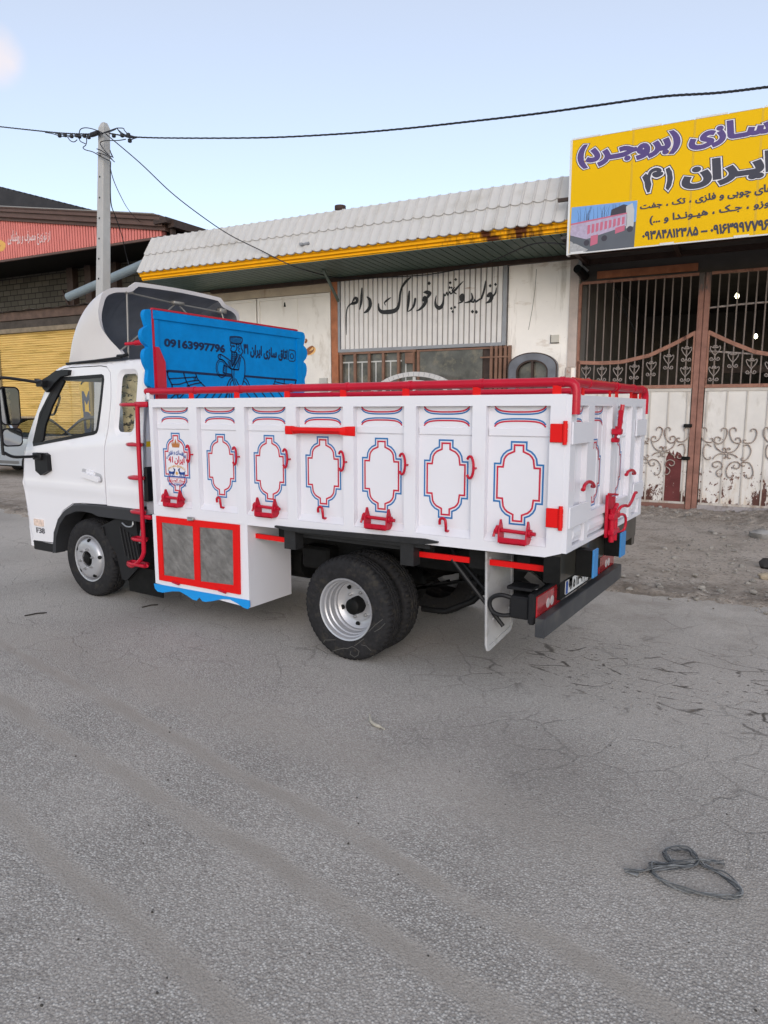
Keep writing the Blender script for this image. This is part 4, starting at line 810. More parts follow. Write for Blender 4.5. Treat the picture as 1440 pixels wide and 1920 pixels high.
def wheel(c, yo, sgn, front, outer=True):
    wn = 'front_wheel' if front else 'rear_wheel'
    root = thing(wn, '', '', (c[0], yo, c[1])); del root['label'], root['category']; root.parent = TR; root.location = Vector((c[0], yo, c[1])) - BASE[TR.name]
    tyre(c, yo, .376, .195, sgn, root)
    o = (c[0], yo, c[1]); m = MB()
    if front:
        m.lathe([(.222, .016), (.2255, .008), (.2235, .003), (.213, .006), (.207, .02), (.202, .045), (.198, .05), (.196, .035), (.188, .008), (.178, -.006), (.165, -.014), (.13, -.018), (.075, -.019), (.073, .005)], o, 48, 1, sgn)
        rim = m.build('rim', RIM, root, smooth=35)
        for k in range(5): a = R_(72 * k + 10); m = MB(); b = Vector((o[0] + .178 * math.cos(a), yo - sgn * .004, o[2] + .178 * math.sin(a))); t = Vector((math.cos(a), 0, math.sin(a))); n_ = Vector((t.x * .75, -sgn * .66, t.z * .75)); m.tube([b - n_ * .004, b + n_ * .006], .019, 12); m.build('rim_opening', CHAS, rim)
        m = MB(); m.lathe([(.0, -.035), (.03, -.034), (.046, -.028), (.05, -.01), (.053, .0), (.073, -.002)], o, 24, 1, sgn); m.build('hub', CHAS, root, smooth=40)
        R0, d0 = .098, -.018
    else:
        d = .165
        m.lathe([(.222, .016), (.2265, .008), (.2245, .002), (.214, .006), (.209, .02), (.207, .035), (.198, .042), (.196, .075), (.188, .082), (.186, .125), (.177, .135), (.174, d - .012), (.15, d + .004), (.135, d + .012), (.12, d + .012), (.118, d + .004), (.06, d + .004), (.06, d + .06)], o, 48, 1, sgn)
        rim = m.build('rim', RIM, root, smooth=30)
        for k in range(5): a = R_(72 * k - 20); m = MB(); b = Vector((o[0] + .146 * math.cos(a), yo + sgn * (d + .004), o[2] + .146 * math.sin(a))); m.tube([b, b - Vector((0, sgn * .004, 0))], .019, 12); m.build('rim_opening', CHAS, rim)
        m = MB(); m.lathe([(0, d - .085), (.045, d - .084), (.057, d - .076), (.06, d - .06), (.06, d - .03), (.063, d - .026), (.063, d + .01)], o, 20, 1, sgn, lambda j, k: .004 if k % 5 == 0 and 2 < j else 0); m.build('hub', CHAS, root, smooth=40)
        R0, d0 = .095, d + .003
    for k in range(6): a = R_(60 * k + 15); m = MB(); b = Vector((o[0] + R0 * math.cos(a), yo + sgn * d0, o[2] + R0 * math.sin(a))); m.tube([b, b - Vector((0, sgn * .018, 0))], .012, 6); m.tube([b - Vector((0, sgn * .018, 0)), b - Vector((0, sgn * .03, 0))], .006, 6); m.build('wheel_nut', STEEL, root, smooth=30)
    return root
for s in (0, 1):
    yo = (lambda y: y) if s == 0 else (lambda y: W - y); sg = 1 if s == 0 else -1
    wheel((-4.60, .372), yo(.115), sg, True)
    wheel((-1.545, .372), yo(.035), sg, False)
    r2 = thing('rear_wheel', '', '', (-1.545, yo(.27), .372)); del r2['label'], r2['category']; r2.parent = TR; r2.location = Vector((-1.545, yo(.27), .372)) - BASE[TR.name]; tyre((-1.545, .372), yo(.27), .376, .195, sg, r2)
m = MB()
for q in (((300, 1010), (310, 990), (400, 988)), ((375, 1085), (420, 1070), (470, 1058), (500, 1062), (540, 1045), (570, 1060), (600, 1085), (590, 1120), (560, 1135), (525, 1110), (530, 1085)), ((560, 1040), (600, 1010), (640, 980)), ((680, 920), (740, 860), (800, 815)), ((730, 920), (775, 895), (820, 850)), ((620, 1030), (660, 1040), (700, 1080))):
    m.plate(stroke([tuple(at(540 + x / 4.5, 980 + y / 4.5, 1, .029).xz) for x, y in q], .0035), lambda a, b: (a, .0285, b))
m.build('crayon_mark', mat('crayon_white', (.10, .096, .09), .8), [o for o in bpy.data.objects if o.name.startswith('rear_wheel')][0])
# ---- chassis and underbody
m = MB()
for y in (.56, W - .62): m.box(-5.2, -.12, y, y + .07, .62, .80)
for x in (-3.4, -2.9, -2.2, -.95, -.3): m.box(x, x + .08, .1, W - .1, .80, .90)
for y in (.62, W - .68): m.box(-3.4, -.1, y - .02, y + .08, .80, .955)
CH = m.build('chassis', CHAS, TR)
m = MB(); m.tube([(-1.545, .3, .372), (-1.545, W - .3, .372)], .05, 10); m.lathe([(.02, -.13), (.1, -.11), (.15, -.04), (.15, .04), (.1, .11), (.02, .13)], (-1.545, W / 2, .372), 18, 1, 1); m.build('rear_axle', CHAS, CH, smooth=50)
m = MB(); m.tube([(-4.60, .3, .35), (-4.60, W - .3, .35)], .045, 8); m.build('front_axle', CHAS, CH, smooth=50)
m = MB(); m.tube([(-4.2, W / 2, .55), (-1.6, W / 2, .40)], .045, 10); m.build('drive_shaft', CHAS, CH, smooth=50)
for y in (.60, W - .60):
    for k in range(4):
        m = MB(); q = [(-1.545 + t * (.72 - .1 * k), y, .44 - .018 * k - .0 + .13 * t * t) for t in (-1, -.6, -.2, .2, .6, 1)]; 
        for a, b in zip(q, q[1:]): m.bar(a, b, .06, .014)
        m.build('leaf_spring', CHAS, CH)
m = MB(); m.tube([(-.62, .56, .62), (-.78, .5, .44), (-.95, .42, .36), (-1.15, .45, .34)], .022, 8); m.build('torsion_arm', CHAS, CH, smooth=50); m = MB(); m.bbox(-2.25, -1.98, .42, .6, .52, .70, .02); m.build('battery_box', CHAS, CH); m = MB(); m.bbox(-.9, -.55, .8, 1.2, .40, .62, .03); m.build('spare_carrier', CHAS, CH)
m = MB(); m.tube([(-.74, .10, .82), (-.40, .15, .42)], .014, 8); m.tube([(-.95, .35, .9), (-.50, .28, .52)], .014, 8); m.build('mudguard_stay', BLACK, CH)
for a, b in (((-.30, .40), (.55, .62)),): pass
m = MB(); m.tube([(-3.0, .75, .5), (-2.4, .75, .5)], .16, 16); m.build('air_tank', CHAS, CH, smooth=50)
m = MB(); m.bbox(-3.55, -2.7, 1.15, 1.65, .35, .8, .03); m.build('fuel_tank', CHAS, CH)
# deck strip over the rear wheels
m = MB(); q = [tuple(at(x, y, 1, -.02).xz) for x, y in ((515, 985.5), (540, 988.5), (795, 1010.5), (820, 1016), (820, 1018.5), (790, 1021), (541, 995.5), (515, 989))]
m.plate([ccw(q)], lambda a, b: (a, -.022, b), lambda a, b: (a, .12, b)); m.box(-2.03, -.86, .02, .10, .885, .925); m.box(-2.07, -1.965, .012, .10, .76, .92); m.box(-1.075, -.975, .012, .10, .76, .945); m.box(-2.0, -1.0, .10, .52, .84, .88); m.build('wheel_fender', mat('fender_black', (.02, .02, .021), .55, var=.2, vs=20, bump=.2, bs=120), TR)
# red side guards
for a, b in (((471, 1003), (541, 1013)), ((783, 1038), (881, 1050)), ((914, 1053), (1020, 1066))):
    p, q = at(*a, 1, .10), at(*b, 1, .10); m = MB(); m.bar(p, q, .02, .036); m.build('side_guard', REDB, TR)
m = MB(); m.box(-.10, -.002, .004, .10, .775, .935); m.build('bed_corner_post', CHAS, TR); m = MB(); m.box(-.62, -.51, .10, .16, .78, .92); m.build('flap_bracket', CHAS, TR)
m = MB(); m.bbox(-.10, .0, .006, W - .006, .782, .952, .004); m.box(-.08, -.005, W - .10, W - .01, .72, .785); m.build('rear_crossmember', BEAM, TR)
# mud flap behind the rear wheel: a pale sheet with a turned edge
m = MB(); fx = -.487; 
def fl(y, z, e): return (fx + e + .055 * (.92 - z) * .3, y, z)
fo_ = [(.055, .905), (.055, .31), (.075, .272), (.10, .268), (.42, .30), (.455, .315), (.475, .345), (.475, .86), (.475, .905)]
m.plate([ccw(fo_)], lambda a, b: fl(a, b, .006), lambda a, b: fl(a, b, 0)); m.plate([ccw(fo_), hole(offset([ccw(fo_)], -.03)[0])], lambda a, b: fl(a, b, .012), lambda a, b: fl(a, b, .004)); m.tube([fl(y, z, .004) for y, z in ((.055, .905), (.055, .31), (.075, .272), (.10, .266), (.44, .306))], .008, 6)
for y, z in ((.14, .46), (.40, .47), (.09, .86), (.40, .86)): m.tube([fl(y, z, .010), fl(y, z, .02)], .009, 8)
m.build('mud_flap', mat('pale_grey_sheet', (.44, .44, .45), .35, var=.08, vs=4, stains=(((.20, .19, .17), (3, 4, 5), .52, .75),)), TR, smooth=30)
m = MB(); m.plate([ccw([(-4.40, .70), (-4.25, .76), (-4.16, .80), (-3.9, .80), (-3.86, .40), (-4.08, .22), (-4.14, .23), (-4.20, .45)])], lambda a, b: (a, .13, b), lambda a, b: (a, .42, b)); m.grid(lambda a, b: (-4.36 + .16 * b ** 1.5 + .0, .12 + a * .2, .70 - b * .36), 2, 10)
for k in range(5): m.tube([(-4.12 + .05 * k, .125, .72 - .02 * k), (-4.06 + .05 * k, .125, .46 - .02 * k)], .008, 6)
m.build('front_mudguard', BLACK, TR); m = MB(); m.plate([ccw([(-4.10, .36), (-3.62, .36), (-3.62, .12), (-4.08, .12)])], lambda a, b: (a, .16, b), lambda a, b: (a, .17, b)); m.build('front_mud_flap', CHAS, TR)
m = MB(); m.tube([(-3.78, .115, .80), (-3.84, .115, .60)], .012, 7); m.tube(spline([(-4.05, .10, .765), (-3.98, .09, .74), (-3.90, .09, .75), (-3.90, .10, .79)], 3), .007, 6); m.build('lifting_rod', STEEL, TR, smooth=50)
# rear bumper, lamps, plate, rubber buffers
m = MB(); m.bbox(-.145, -.086, .015, 1.795, .432, .548, .004); BU = m.build('rear_bumper', mat('bumper_steel', (.045, .047, .052), .42, var=.2, vs=6, stains=(((.12, .11, .10), (4, 4, 4), .55, .8),)), TR)
m = MB()
for y in (.55, W - .6): m.bar((-.40, y, .68), (-.13, y, .50), .05, .06)
m.box(-.32, -.15, .50, 1.25, .545, .552); m.build('bumper_bracket', mat('dusty_bracket_steel', (.13, .122, .115), .6, var=.2, vs=9), BU)
for y0, y1 in ((.03, .485), (W - .485, W - .03)):
    m = MB(); m.bbox(-.20, -.155, y0, y1, .495, .685, .01); LP = m.build('tail_lamp', BLACK, TR)
    m = MB(); m.bbox(-.158, -.146, y0 + .016, y1 - .016, .51, .67, .006); m.build('red_lens', mat('tail_lens', (.30, .015, .02), .18, coat=.8, var=.3, vs=15), LP)
    for q in (.46, .62): m = MB(); c0 = (-.145, y0 + (y1 - y0) * q, .59); m.lathe([(0, .001), (.028, .001), (.034, -.002)], c0, 18, 0); m.build('white_lens', mat('white_lens', (.45, .40, .40), .2), LP)
    m = MB(); m.bbox(-.33, -.2, y0 + .03, y1 - .2, .51, .65, .012); m.bbox(-.36, -.20, y0 + .06, y0 + .2, .68, .70, .004); m.tube(spline([(-.31, y0 + .05, .63), (-.38, y0 + .03, .645), (-.44, y0 + .03, .62), (-.455, y0 + .03, .575), (-.43, y0 + .03, .53), (-.37, y0 + .04, .515), (-.31, y0 + .06, .525)], 4), .014, 8); m.build('lamp_housing', BLACK, LP)
m = MB(); m.plate([rrect(.49, .985, .585, .675, .008)], lambda a, b: (-.12, a, b), lambda a, b: (-.124, a, b)); PL = m.build('number_plate', mat('plate_white', (.62, .62, .62), .4), TR)
m = MB(); m.plate([rect(.494, .536, .589, .671)], lambda a, b: (-.1185, a, b)); m.mi = 1
for t, a, b in (('۹۱', .552, .625), ('ه', .645, .69), ('۱۳۹', .71, .85)): m.plate(fit(offset(text_contours(t), .035), a, b, .60, .66), lambda a, b: (-.1185, a, b))
m.mi = 1; m.plate(line_ring(rect(.872, .978, .592, .668), .003), lambda a, b: (-.1185, a, b)); m.plate(fit(offset(text_contours('۴۲'), .035), .89, .96, .60, .64), lambda a, b: (-.1185, a, b)); m.build('plate_lettering', [mat('plate_blue', (.03, .08, .30), .5), mat('plate_ink', (.01, .01, .01), .5)], PL)
m = MB(); m.box(-.20, -.126, .40, 1.05, .57, .70); m.build('plate_holder', CHAS, TR)
for (xa, xb, yt, yb) in ((1112.5, 1120, 1032, 1083), (1163.5, 1172, 1000, 1044)):
    a, b, c_ = at(xa, yt, 0, .105), at(xb, yt, 0, .105), at(xa, yb, 0, .105); m = MB(); m.bbox(.0, .10, a.y, b.y, c_.z + .004, a.z - .004, .003); BP = m.build('rear_buffer', CHAS, TR); m = MB(); m.bbox(.101, .112, a.y - .002, b.y + .002, c_.z, a.z, .002); m.build('blue_pad', mat('pad_blue', (.05, .22, .50), .45), BP)


# ================================================================== THE FEED SHOP
def front(mb, x0, x1, y0, y1, v0, v1, q=None): pass
OLDW = mat('stained_white_wall', (.90, .85, .80), .8, var=.05, vs=1.5, bump=.12, bs=30, stains=(((.36, .23, .12), (1.1, 1.1, 2.6), .56, .76), ((.42, .37, .31), (4, 4, .6), .55, .8), ((.22, .20, .18), (9, 9, 9), .70, .78)))
DOORW = mat('old_cream_door_paint', (.70, .66, .61), .6, var=.06, vs=2, stains=(((.40, .34, .27), (3, 3, 1.2), .58, .8), ((.25, .2, .15), (10, 10, 10), .72, .80)))
BEIGE = mat('beige_lintel_paint', (.42, .35, .27), .75, var=.12, vs=3, stains=(((.16, .10, .06), (5, 5, 1.0), .58, .78),))
RIBW = mat('white_ribbed_sheet', (.66, .63, .61), .5, var=.06, vs=4, stains=(((.30, .17, .09), (.9, .9, 6), .66, .74), ((.34, .32, .30), (7, 7, 1), .62, .8)))
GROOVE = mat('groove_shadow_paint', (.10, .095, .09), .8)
FASC = mat('orange_fascia_paint', (.90, .42, .008), .6, spec=.1, var=.06, vs=3, stains=(((.10, .03, .012), (2.4, 2.4, .25), .50, .60, (0, -8.0, -4.5)), ((.25, .10, .03), (7, 7, .6), .56, .72, (0, -9.0, -5.0))))
TILE = mat('white_tile_sheet', (.53, .515, .50), .5, var=.05, vs=2, stains=(((.30, .17, .10), (6, 6, .7), .68, .8), ((.42, .40, .37), (2, 2, 2), .5, .75)))
SOFF = mat('green_grey_slats', (.075, .115, .09), .5, var=.12, vs=5)
DARKB = mat('dark_brown_steel', (.05, .032, .026), .55, var=.25, vs=8)
RUST = mat('rusty_orange_post', (.34, .13, .065), .75, var=.25, vs=6, bump=.2, bs=50)
BROWN = mat('brown_window_bar', (.20, .11, .075), .6, var=.2, vs=8)
PALEB = mat('pale_window_bar', (.48, .47, .45), .5, var=.1)
DARKG = mat('dirty_window_glass', (.09, .085, .075), .16, var=.5, vs=3, spec=.4, stains=(((.20, .17, .12), (5, 5, 5), .52, .75),))
GREYS = mat('grey_steel', (.27, .275, .29), .5, var=.1, vs=5, metal=.2)
SHOP = thing('feed_shop', 'white feed shop with tiled awning, orange fascia and hand lettered ribbed panel', 'building', F((-4.5, 3, 0)))
UL, UR = -9.1, .19
m = MB(F); m.box(UL + .15, UR + .02, .12, 8, 0, 4.62); m.box(-1.16, UR, .0, .12, 0, 4.60); m.build('wall', OLDW, SHOP)
m = MB(F); m.box(UL, UR - .02, -.9, 8, 4.66, 5.0); m.box(UL + .02, UR - .02, -1.30, -.9, 4.9, 5.5); m.build('roof_deck', DARKB, SHOP)
# doors on the left
m = MB(F); m.box(-8.9, -5.18, -.01, .12, 4.36, 4.60); m.build('lintel', BEIGE, SHOP)
for a, b in ((-8.9, -7.22), (-7.18, -5.20)):
    m = MB(F); m.box(a, b, .0, .12, 0, 4.35); D = m.build('shop_door', DOORW, SHOP)
    m = MB(F); 
    for x0, x1, z0, z1 in ((a, a + .06, 0, 4.34), (b - .06, b, 0, 4.34), (a + .06, b - .06, 4.28, 4.34)): m.box(x0, x1, -.025, -.001, z0, z1)
    k = (a + b) / 2 + .1; m.box(k - .02, k + .02, -.012, -.001, 0, 4.28); m.build('door_frame', DOORW, D)
p = fp(533, 571, -.02); m = MB(F); m.plate([[(p[0] - .03, p[1] - .05), (p[0] + .03, p[1] - .05), (p[0] + .012, p[1] + .05), (p[0] - .012, p[1] + .05)]], lambda a, b: (a, -.004, b), lambda a, b: (a, .004, b)); m.build('peephole', CHAS, D)
cc = [fp(400 + x / 6, 530 + y / 6, -.012) for x, y in [(1028, 800), (1050, 770), (1085, 735), (1115, 718), (1130, 735), (1118, 765), (1085, 785), (1055, 790), (1040, 775), (1020, 810), (1000, 860), (960, 900)]]
m = MB(F); m.mi = 1; m.plate(stroke(spline(cc, 4), [.05] * 45), lambda a, b: (a + .02, -.004, b - .03)); m.mi = 0; m.plate(stroke(spline(cc, 4), [.045 + .03 * math.sin(i * .3) for i in range(45)]), lambda a, b: (a, -.007, b)); cc = [fp(400 + x / 6, 530 + y / 6, -.012) for x, y in [(1040, 640), (1048, 650), (1035, 670)]]; m.plate(stroke(cc, .05), lambda a, b: (a, -.007, b)); m.build('brown_lettering', [mat('letter_brown', (.26, .10, .04), .6), mat('letter_orange_edge', (.72, .42, .16), .6)], D)
p0, p1 = fp(600, 709, -.02), fp(614, 737, -.02); m = MB(F); m.box(p0[0], p1[0], -.05, -.001, p1[1], p0[1]); m.build('meter_box', mat('meter_box_grey', (.42, .41, .38), .6, var=.15), D)
m = MB(F); m.bbox(-5.17, -4.995, -.06, .12, 0, 4.56, .01); m.build('door_post', RUST, SHOP)
m = MB(F); m.bbox(.0, .10, -.045, 0, 0, 2.58, .006); m.box(.02, .185, -.03, .0, 2.585, 4.6); m.build('corner_post', mat('worn_corner_paint', (.50, .42, .38), .7, var=.15, vs=4, stains=(((.30, .12, .07), (4, 4, 2), .5, .58, (2, 2.9, 2.5)),)), SHOP)
# ribbed panel
RU0, RU1, RZ0, RZ1 = -4.98, -1.21, 3.09, 4.56
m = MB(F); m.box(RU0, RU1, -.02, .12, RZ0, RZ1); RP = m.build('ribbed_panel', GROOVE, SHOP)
nr = 32; pit = (RU1 - RU0 - .1) / nr
m = MB(F)
for i in range(nr):
    a = RU0 + .05 + i * pit
    vs = [(a + .008, -.021, RZ0), (a + .016, -.05, RZ0), (a + pit - .016, -.05, RZ0), (a + pit - .008, -.021, RZ0)]; m.add(vs + [(x, y, RZ1) for x, y, z in vs], [(0, 1, 5, 4), (1, 2, 6, 5), (2, 3, 7, 6), (0, 3, 2, 1)])
m.build('sheet_ribs', RIBW, RP)
m = MB(F); m.box(RU0 - .01, RU0 + .045, -.065, -.02, RZ0 - .05, RZ1); m.box(RU1 - .045, RU1 + .03, -.075, .0, RZ0 - .05, RZ1); m.box(RU0 + .045, RU1 - .045, -.07, -.02, RZ0 - .055, RZ0 + .01); m.build('panel_frame', GREYS, RP)
def cp(x, y): return fp(640 + x / 4.8, 500 + y / 4.8, -.052)
CAL = [([(46, 615), (44, 520), (46, 420), (58, 365), (95, 330), (130, 320)], [4, 9, 10, 12, 14, 10]), ([(95, 330), (118, 285), (140, 290), (138, 318), (112, 332), (92, 338)], [8, 20, 26, 26, 20, 10]),
 ([(186, 195), (182, 260), (178, 320), (166, 385)], [12, 22, 22, 8]), ([(232, 272), (256, 300), (260, 350), (236, 395), (205, 415)], [10, 26, 30, 26, 10]),
 ([(335, 335), (338, 375), (360, 405), (410, 408), (470, 400), (505, 375), (522, 320), (530, 240), (548, 180)], [10, 18, 28, 34, 34, 30, 20, 18, 18]), ([(548, 180), (585, 130), (625, 95)], [18, 22, 8]), ([(445, 278), (410, 300), (388, 325), (398, 348)], [6, 12, 10, 5]), ([(445, 278), (400, 318)], [6, 10]),
 ([(612, 222), (606, 290), (600, 350), (594, 402)], [12, 24, 22, 10]), ([(665, 290), (655, 345), (630, 385), (602, 403)], [18, 20, 14, 6]), ([(738, 300), (752, 280), (760, 310), (740, 350), (705, 385), (675, 398)], [24, 30, 30, 26, 16, 5]), ([(742, 232), (768, 230), (798, 240), (782, 268), (755, 300)], [8, 28, 26, 20, 14]),
 ([(855, 262), (846, 310), (852, 350), (880, 372), (908, 350), (920, 300), (925, 245)], [6, 14, 24, 30, 26, 12, 8]), ([(925, 245), (935, 262), (950, 230), (958, 258), (975, 225), (985, 245), (1010, 225)], [8, 10, 9, 10, 9, 11, 12]), ([(1010, 225), (1030, 205), (1060, 170), (1098, 132)], [14, 18, 14, 5]), ([(1020, 185), (1000, 215), (1035, 245)], [6, 14, 8]),
 ([(1075, 300), (1078, 265), (1092, 258), (1098, 285), (1085, 315), (1050, 330)], [16, 24, 26, 24, 16, 5]), ([(1172, 240), (1180, 285), (1160, 312), (1110, 325)], [8, 18, 18, 6]), ([(1165, 312), (1190, 318), (1200, 295), (1212, 315), (1235, 300), (1262, 285)], [12, 14, 10, 14, 13, 14]), ([(1262, 285), (1280, 230), (1292, 180), (1298, 128)], [14, 16, 16, 6]),
 ([(1322, 262), (1340, 248), (1352, 280), (1335, 310), (1300, 328)], [24, 32, 30, 24, 6]), ([(1345, 285), (1368, 262), (1388, 235), (1395, 190)], [10, 14, 14, 6])]
m = MB(F); sc_ = (cp(100, 0)[0] - cp(0, 0)[0]) / 100
for p, w in CAL:
    q = spline([(x, y) for x, y in p], 4); ww = []
    for i in range(len(q)): k = i / (len(q) - 1) * (len(w) - 1); j = min(int(k), len(w) - 2); ww.append((w[j] + (w[j + 1] - w[j]) * (k - j)) * sc_)
    m.plate(stroke([cp(*a) for a in q], ww), lambda a, b: (a, -.053, b))
for x, y, s in ((790, 150, 17), (980, 145, 14), (1030, 115, 14), (975, 188, 12), (992, 190, 11), (990, 375, 13), (1022, 365, 13), (1002, 405, 13), (1180, 405, 16), (1215, 408, 16), (1340, 172, 15), (1388, 160, 14)):
    m.plate([ccw([cp(x - s, y), cp(x, y - s * 1.15), cp(x + s, y), cp(x, y + s * 1.15)])], lambda a, b: (a, -.0535, b))
m.build('painted_lettering', mat('letter_black', (.03, .03, .032), .6, var=.2, vs=20), RP)
# window band under it
m = MB(F); m.box(-4.96, -1.1, .0, .12, 0, 3.03); m.build('window_wall', DARKB, SHOP)
z1 = 3.03
m = MB(F); m.box(-3.08, -1.66, -.03, .0, .9, 3.0); WN = m.build('shop_window', DARKG, SHOP)
m = MB(F); m.box(-4.93, -3.12, -.012, .0, .9, 2.98); m.build('window_pane', DARKG, WN)
m = MB(F)
for x in (640, 666, 692.5, 719, 747.5): u = fp(x, 690, -.06)[0]; m.box(u - .028, u + .028, -.085, -.03, .9, 2.99)
m.box(-4.96, -3.1, -.085, -.03, 2.985, 3.03); u = fp(776, 690, -.06)[0]; m.box(u - .015, u + .02, -.085, -.03, .9, 2.985); m.build('brown_bar', BROWN, WN)
m = MB(F)
for x in (653, 678, 704, 731.5, 760): u = fp(x, 690, -.05)[0]; m.box(u - .013, u + .013, -.028, -.013, .9, 2.8)
m.box(-4.93, -3.45, -.028, -.013, 2.8, 2.83); m.build('pale_bar', PALEB, WN)
m = MB(F); u0, u1 = fp(781, 690, -.06)[0], fp(786, 690, -.06)[0]; m.box(u0, u1, -.05, -.031, .9, 2.985); m.box(u0, -1.12, -.05, -.031, 2.985, 3.02); m.box(u0 - .25, u0 - .06, -.1, -.03, 2.75, 2.97)
for x in (922, 931, 939, 948, 956): u = fp(x, 690, -.08)[0]; m.box(u - .035, u + .02, -.11, -.051, .2, 3.03)
m.box(-1.68, -1.1, -.118, -.112, 2.80, 2.83); m.build('folded_gate', BROWN, WN)
# awning: soffit slats, fascia, tile sheets
m = MB(F); m.box(UL + .02, UR + .1, -1.68, .1, 4.655, 4.66); SO = m.build('soffit', CHAS, SHOP)
m = MB(F); i = 0; x = UL + .05
while x < UR + .08: m.box(x, x + .148, -1.66, -.02, 4.628, 4.652); x += .165
m.build('soffit_slats', SOFF, SO)
m = MB(F); m.box(UL + .6, UR - .02, -.10, .0, 4.545, 4.627); m.build('soffit_rail', DARKB, SO)
sec = [(-1.62, 4.64), (-1.66, 4.64), (-1.68, 4.665), (-1.68, 4.70), (-1.70, 4.705), (-1.73, 4.715), (-1.735, 4.76), (-1.76, 4.765), (-1.775, 4.775), (-1.775, 4.815), (-1.60, 4.82)]
m = MB(F); n = len(sec); m.add([(UL, v, z) for v, z in sec] + [(UR + .14, v, z) for v, z in sec], [(i, i + 1, n + i + 1, n + i) for i in range(n - 1)] + [tuple(range(n)), tuple(range(n, 2 * n))]); m.build('fascia', FASC, SHOP)
per = .2; NW = int((UR + .12 - UL) / per)
def tile(u, s, base):                         # s 0 bottom .. 1 top of the mansard
    x = ((u - UL) / per + .5) % 1 - .5; x = abs(x) * per
    pr = .020 * math.exp(-((x - .015) / .0075) ** 2) + .005 * math.cos(math.pi * min(1, x / .1)) + base
    v, z = -1.80 + .50 * s, 4.80 + .82 * s; nv, nz = -.854, .52
    return (u, v + nv * pr, z + nz * pr)
for s0, s1, bs in ((.50, 1.0, .012), (.0, .545, .0)):
    m = MB(F); nu = NW * 24
    def fn(a, b):
        u = UL + a * NW * per; k = abs(math.sin(math.pi * (u - UL) / per)) ** .8
        s = s0 + (s1 - s0) * b - (.026 * k * (1 - b)) ; return tile(u, s, bs + .014 * (1 - b) )
    m.grid(fn, nu, 4)
    lo = [fn(i / nu, 0) for i in range(nu + 1)]; lob = [(a, b + .018, c - .011) for a, b, c in lo]; m.add(lo + lob, [(i, i + 1, nu + 2 + i, nu + 1 + i) for i in range(nu)])
    if s1 == 1.0: hi = [fn(i / nu, 1) for i in range(nu + 1)]; hib = [(a, b + .25, c - .03) for a, b, c in hi]; m.add(hi + hib, [(i, i + 1, nu + 2 + i, nu + 1 + i) for i in range(nu)])
    m.build('tile_sheet', TILE, SHOP, smooth=55, norm=0)
m = MB(F); m.add([(UL + .01, -1.78, 4.80), (UL + .01, -1.29, 5.6), (UL + .01, -.6, 5.6), (UL + .01, -.6, 4.70), (UL + .01, -1.6, 4.70)], [(0, 1, 2, 3, 4)]); m.add([(UR + .08, -1.78, 4.80), (UR + .08, -1.29, 5.6), (UR + .08, -.6, 5.6), (UR + .08, -.6, 4.70)], [(0, 1, 2, 3)]); m.build('awning_end', TILE, SHOP)
m = MB(F); m.box(UL + .05, UR, -1.28, -.6, 4.9, 5.58); m.build('awning_core', DARKB, SHOP)
p = fp(638, 392, -.6); m = MB(F); m.tube([(p[0], -.6, 5.3), (p[0], -.6, p[1])], .10, 12); m.tube([(p[0], -.6, p[1] - .02), (p[0], -.6, p[1] + .06)], .115, 12); m.build('flue', mat('flue_brown', (.06, .035, .03), .7, var=.2), SHOP, smooth=40)
p = fp(574, 459, -1.70); m = MB(F); m.tube([(p[0] - .07, -1.74, p[1] + .0), (p[0] + .09, -1.74, p[1] + .015)], .028, 8); m.bbox(p[0] - .1, p[0] - .04, -1.80, -1.70, p[1] - .015, p[1] + .03, .005); m.tube([(p[0] + .03, -1.74, p[1]), (p[0] + .05, -1.58, p[1] - .04)], .012, 6); m.build('camera_bracket', GREYS, SHOP)
m = MB(F); a, b = fp(606, 508, -1.0), fp(631, 541, -.06); m.bar((a[0], -1.0, 4.62), (-4.98, -.03, 4.12), .05, .04); m.build('awning_brace', mat('brace_green', (.10, .13, .11), .5), SHOP)
p0, p1 = fp(1034, 628.5, 0), fp(1048, 642, 0); m = MB(F); m.box(p0[0], p1[0], -.03, .001, p1[1], p0[1]); m.build('wall_socket', mat('socket_cream', (.55, .52, .46), .5), SHOP)
m = MB(F); m.box(p0[0] - .012, p0[0] - .001, -.032, .002, p1[1] - .012, p0[1] + .005); m.box(p0[0], p1[0] + .005, -.032, .002, p1[1] - .014, p1[1] - .002); m.build('socket_painted_shadow', DARKB, SHOP)  # dark strips paint a shadow along the socket's left and lower edges
m = MB(F); m.plate(stroke([fp(*q, -.004) for q in ((1006, 505), (1003, 545), (998, 580), (991, 618))], .010), lambda a, b: (a, -.004, b)); m.build('wall_crack', mat('crack_grey', (.22, .2, .18), .9), SHOP)
# arched steel doors leaning by the shop
A0, A1, AT = fp(950, 700, -.3)[0], fp(1043, 700, -.3)[0], fp(1003, 660, -.3)[1]
uc, hw = (A0 + A1) / 2, (A1 - A0) / 2
def archpts(uc, hw, zt, zs, n=18): return [(uc + hw, 0.1)] + [(uc + hw * math.cos(R_(t)), zs + (zt - zs) * math.sin(R_(t))) for t in [180 * k / n for k in range(n + 1)]] + [(uc - hw, .1)]
AD = thing('arched_door', 'grey steel arched door with twin panes leaning beside the gate post', 'door', F((uc, -.2, 0)))
o1, o2 = archpts(uc, hw, AT, AT - .28), archpts(uc, hw - .17, AT - .14, AT - .36)
m = MB(F); m.plate([ccw(o1), hole(o2)], lambda a, b: (a, -.26, b), lambda a, b: (a, -.12, b)); m.build('frame', mat('blue_grey_steel', (.15, .155, .175), .45, metal=.2, var=.25, vs=3), AD)
m = MB(F); m.plate([ccw(o2)], lambda a, b: (a, -.15, b), lambda a, b: (a, -.13, b)); m.build('pane', DARKG, AD)
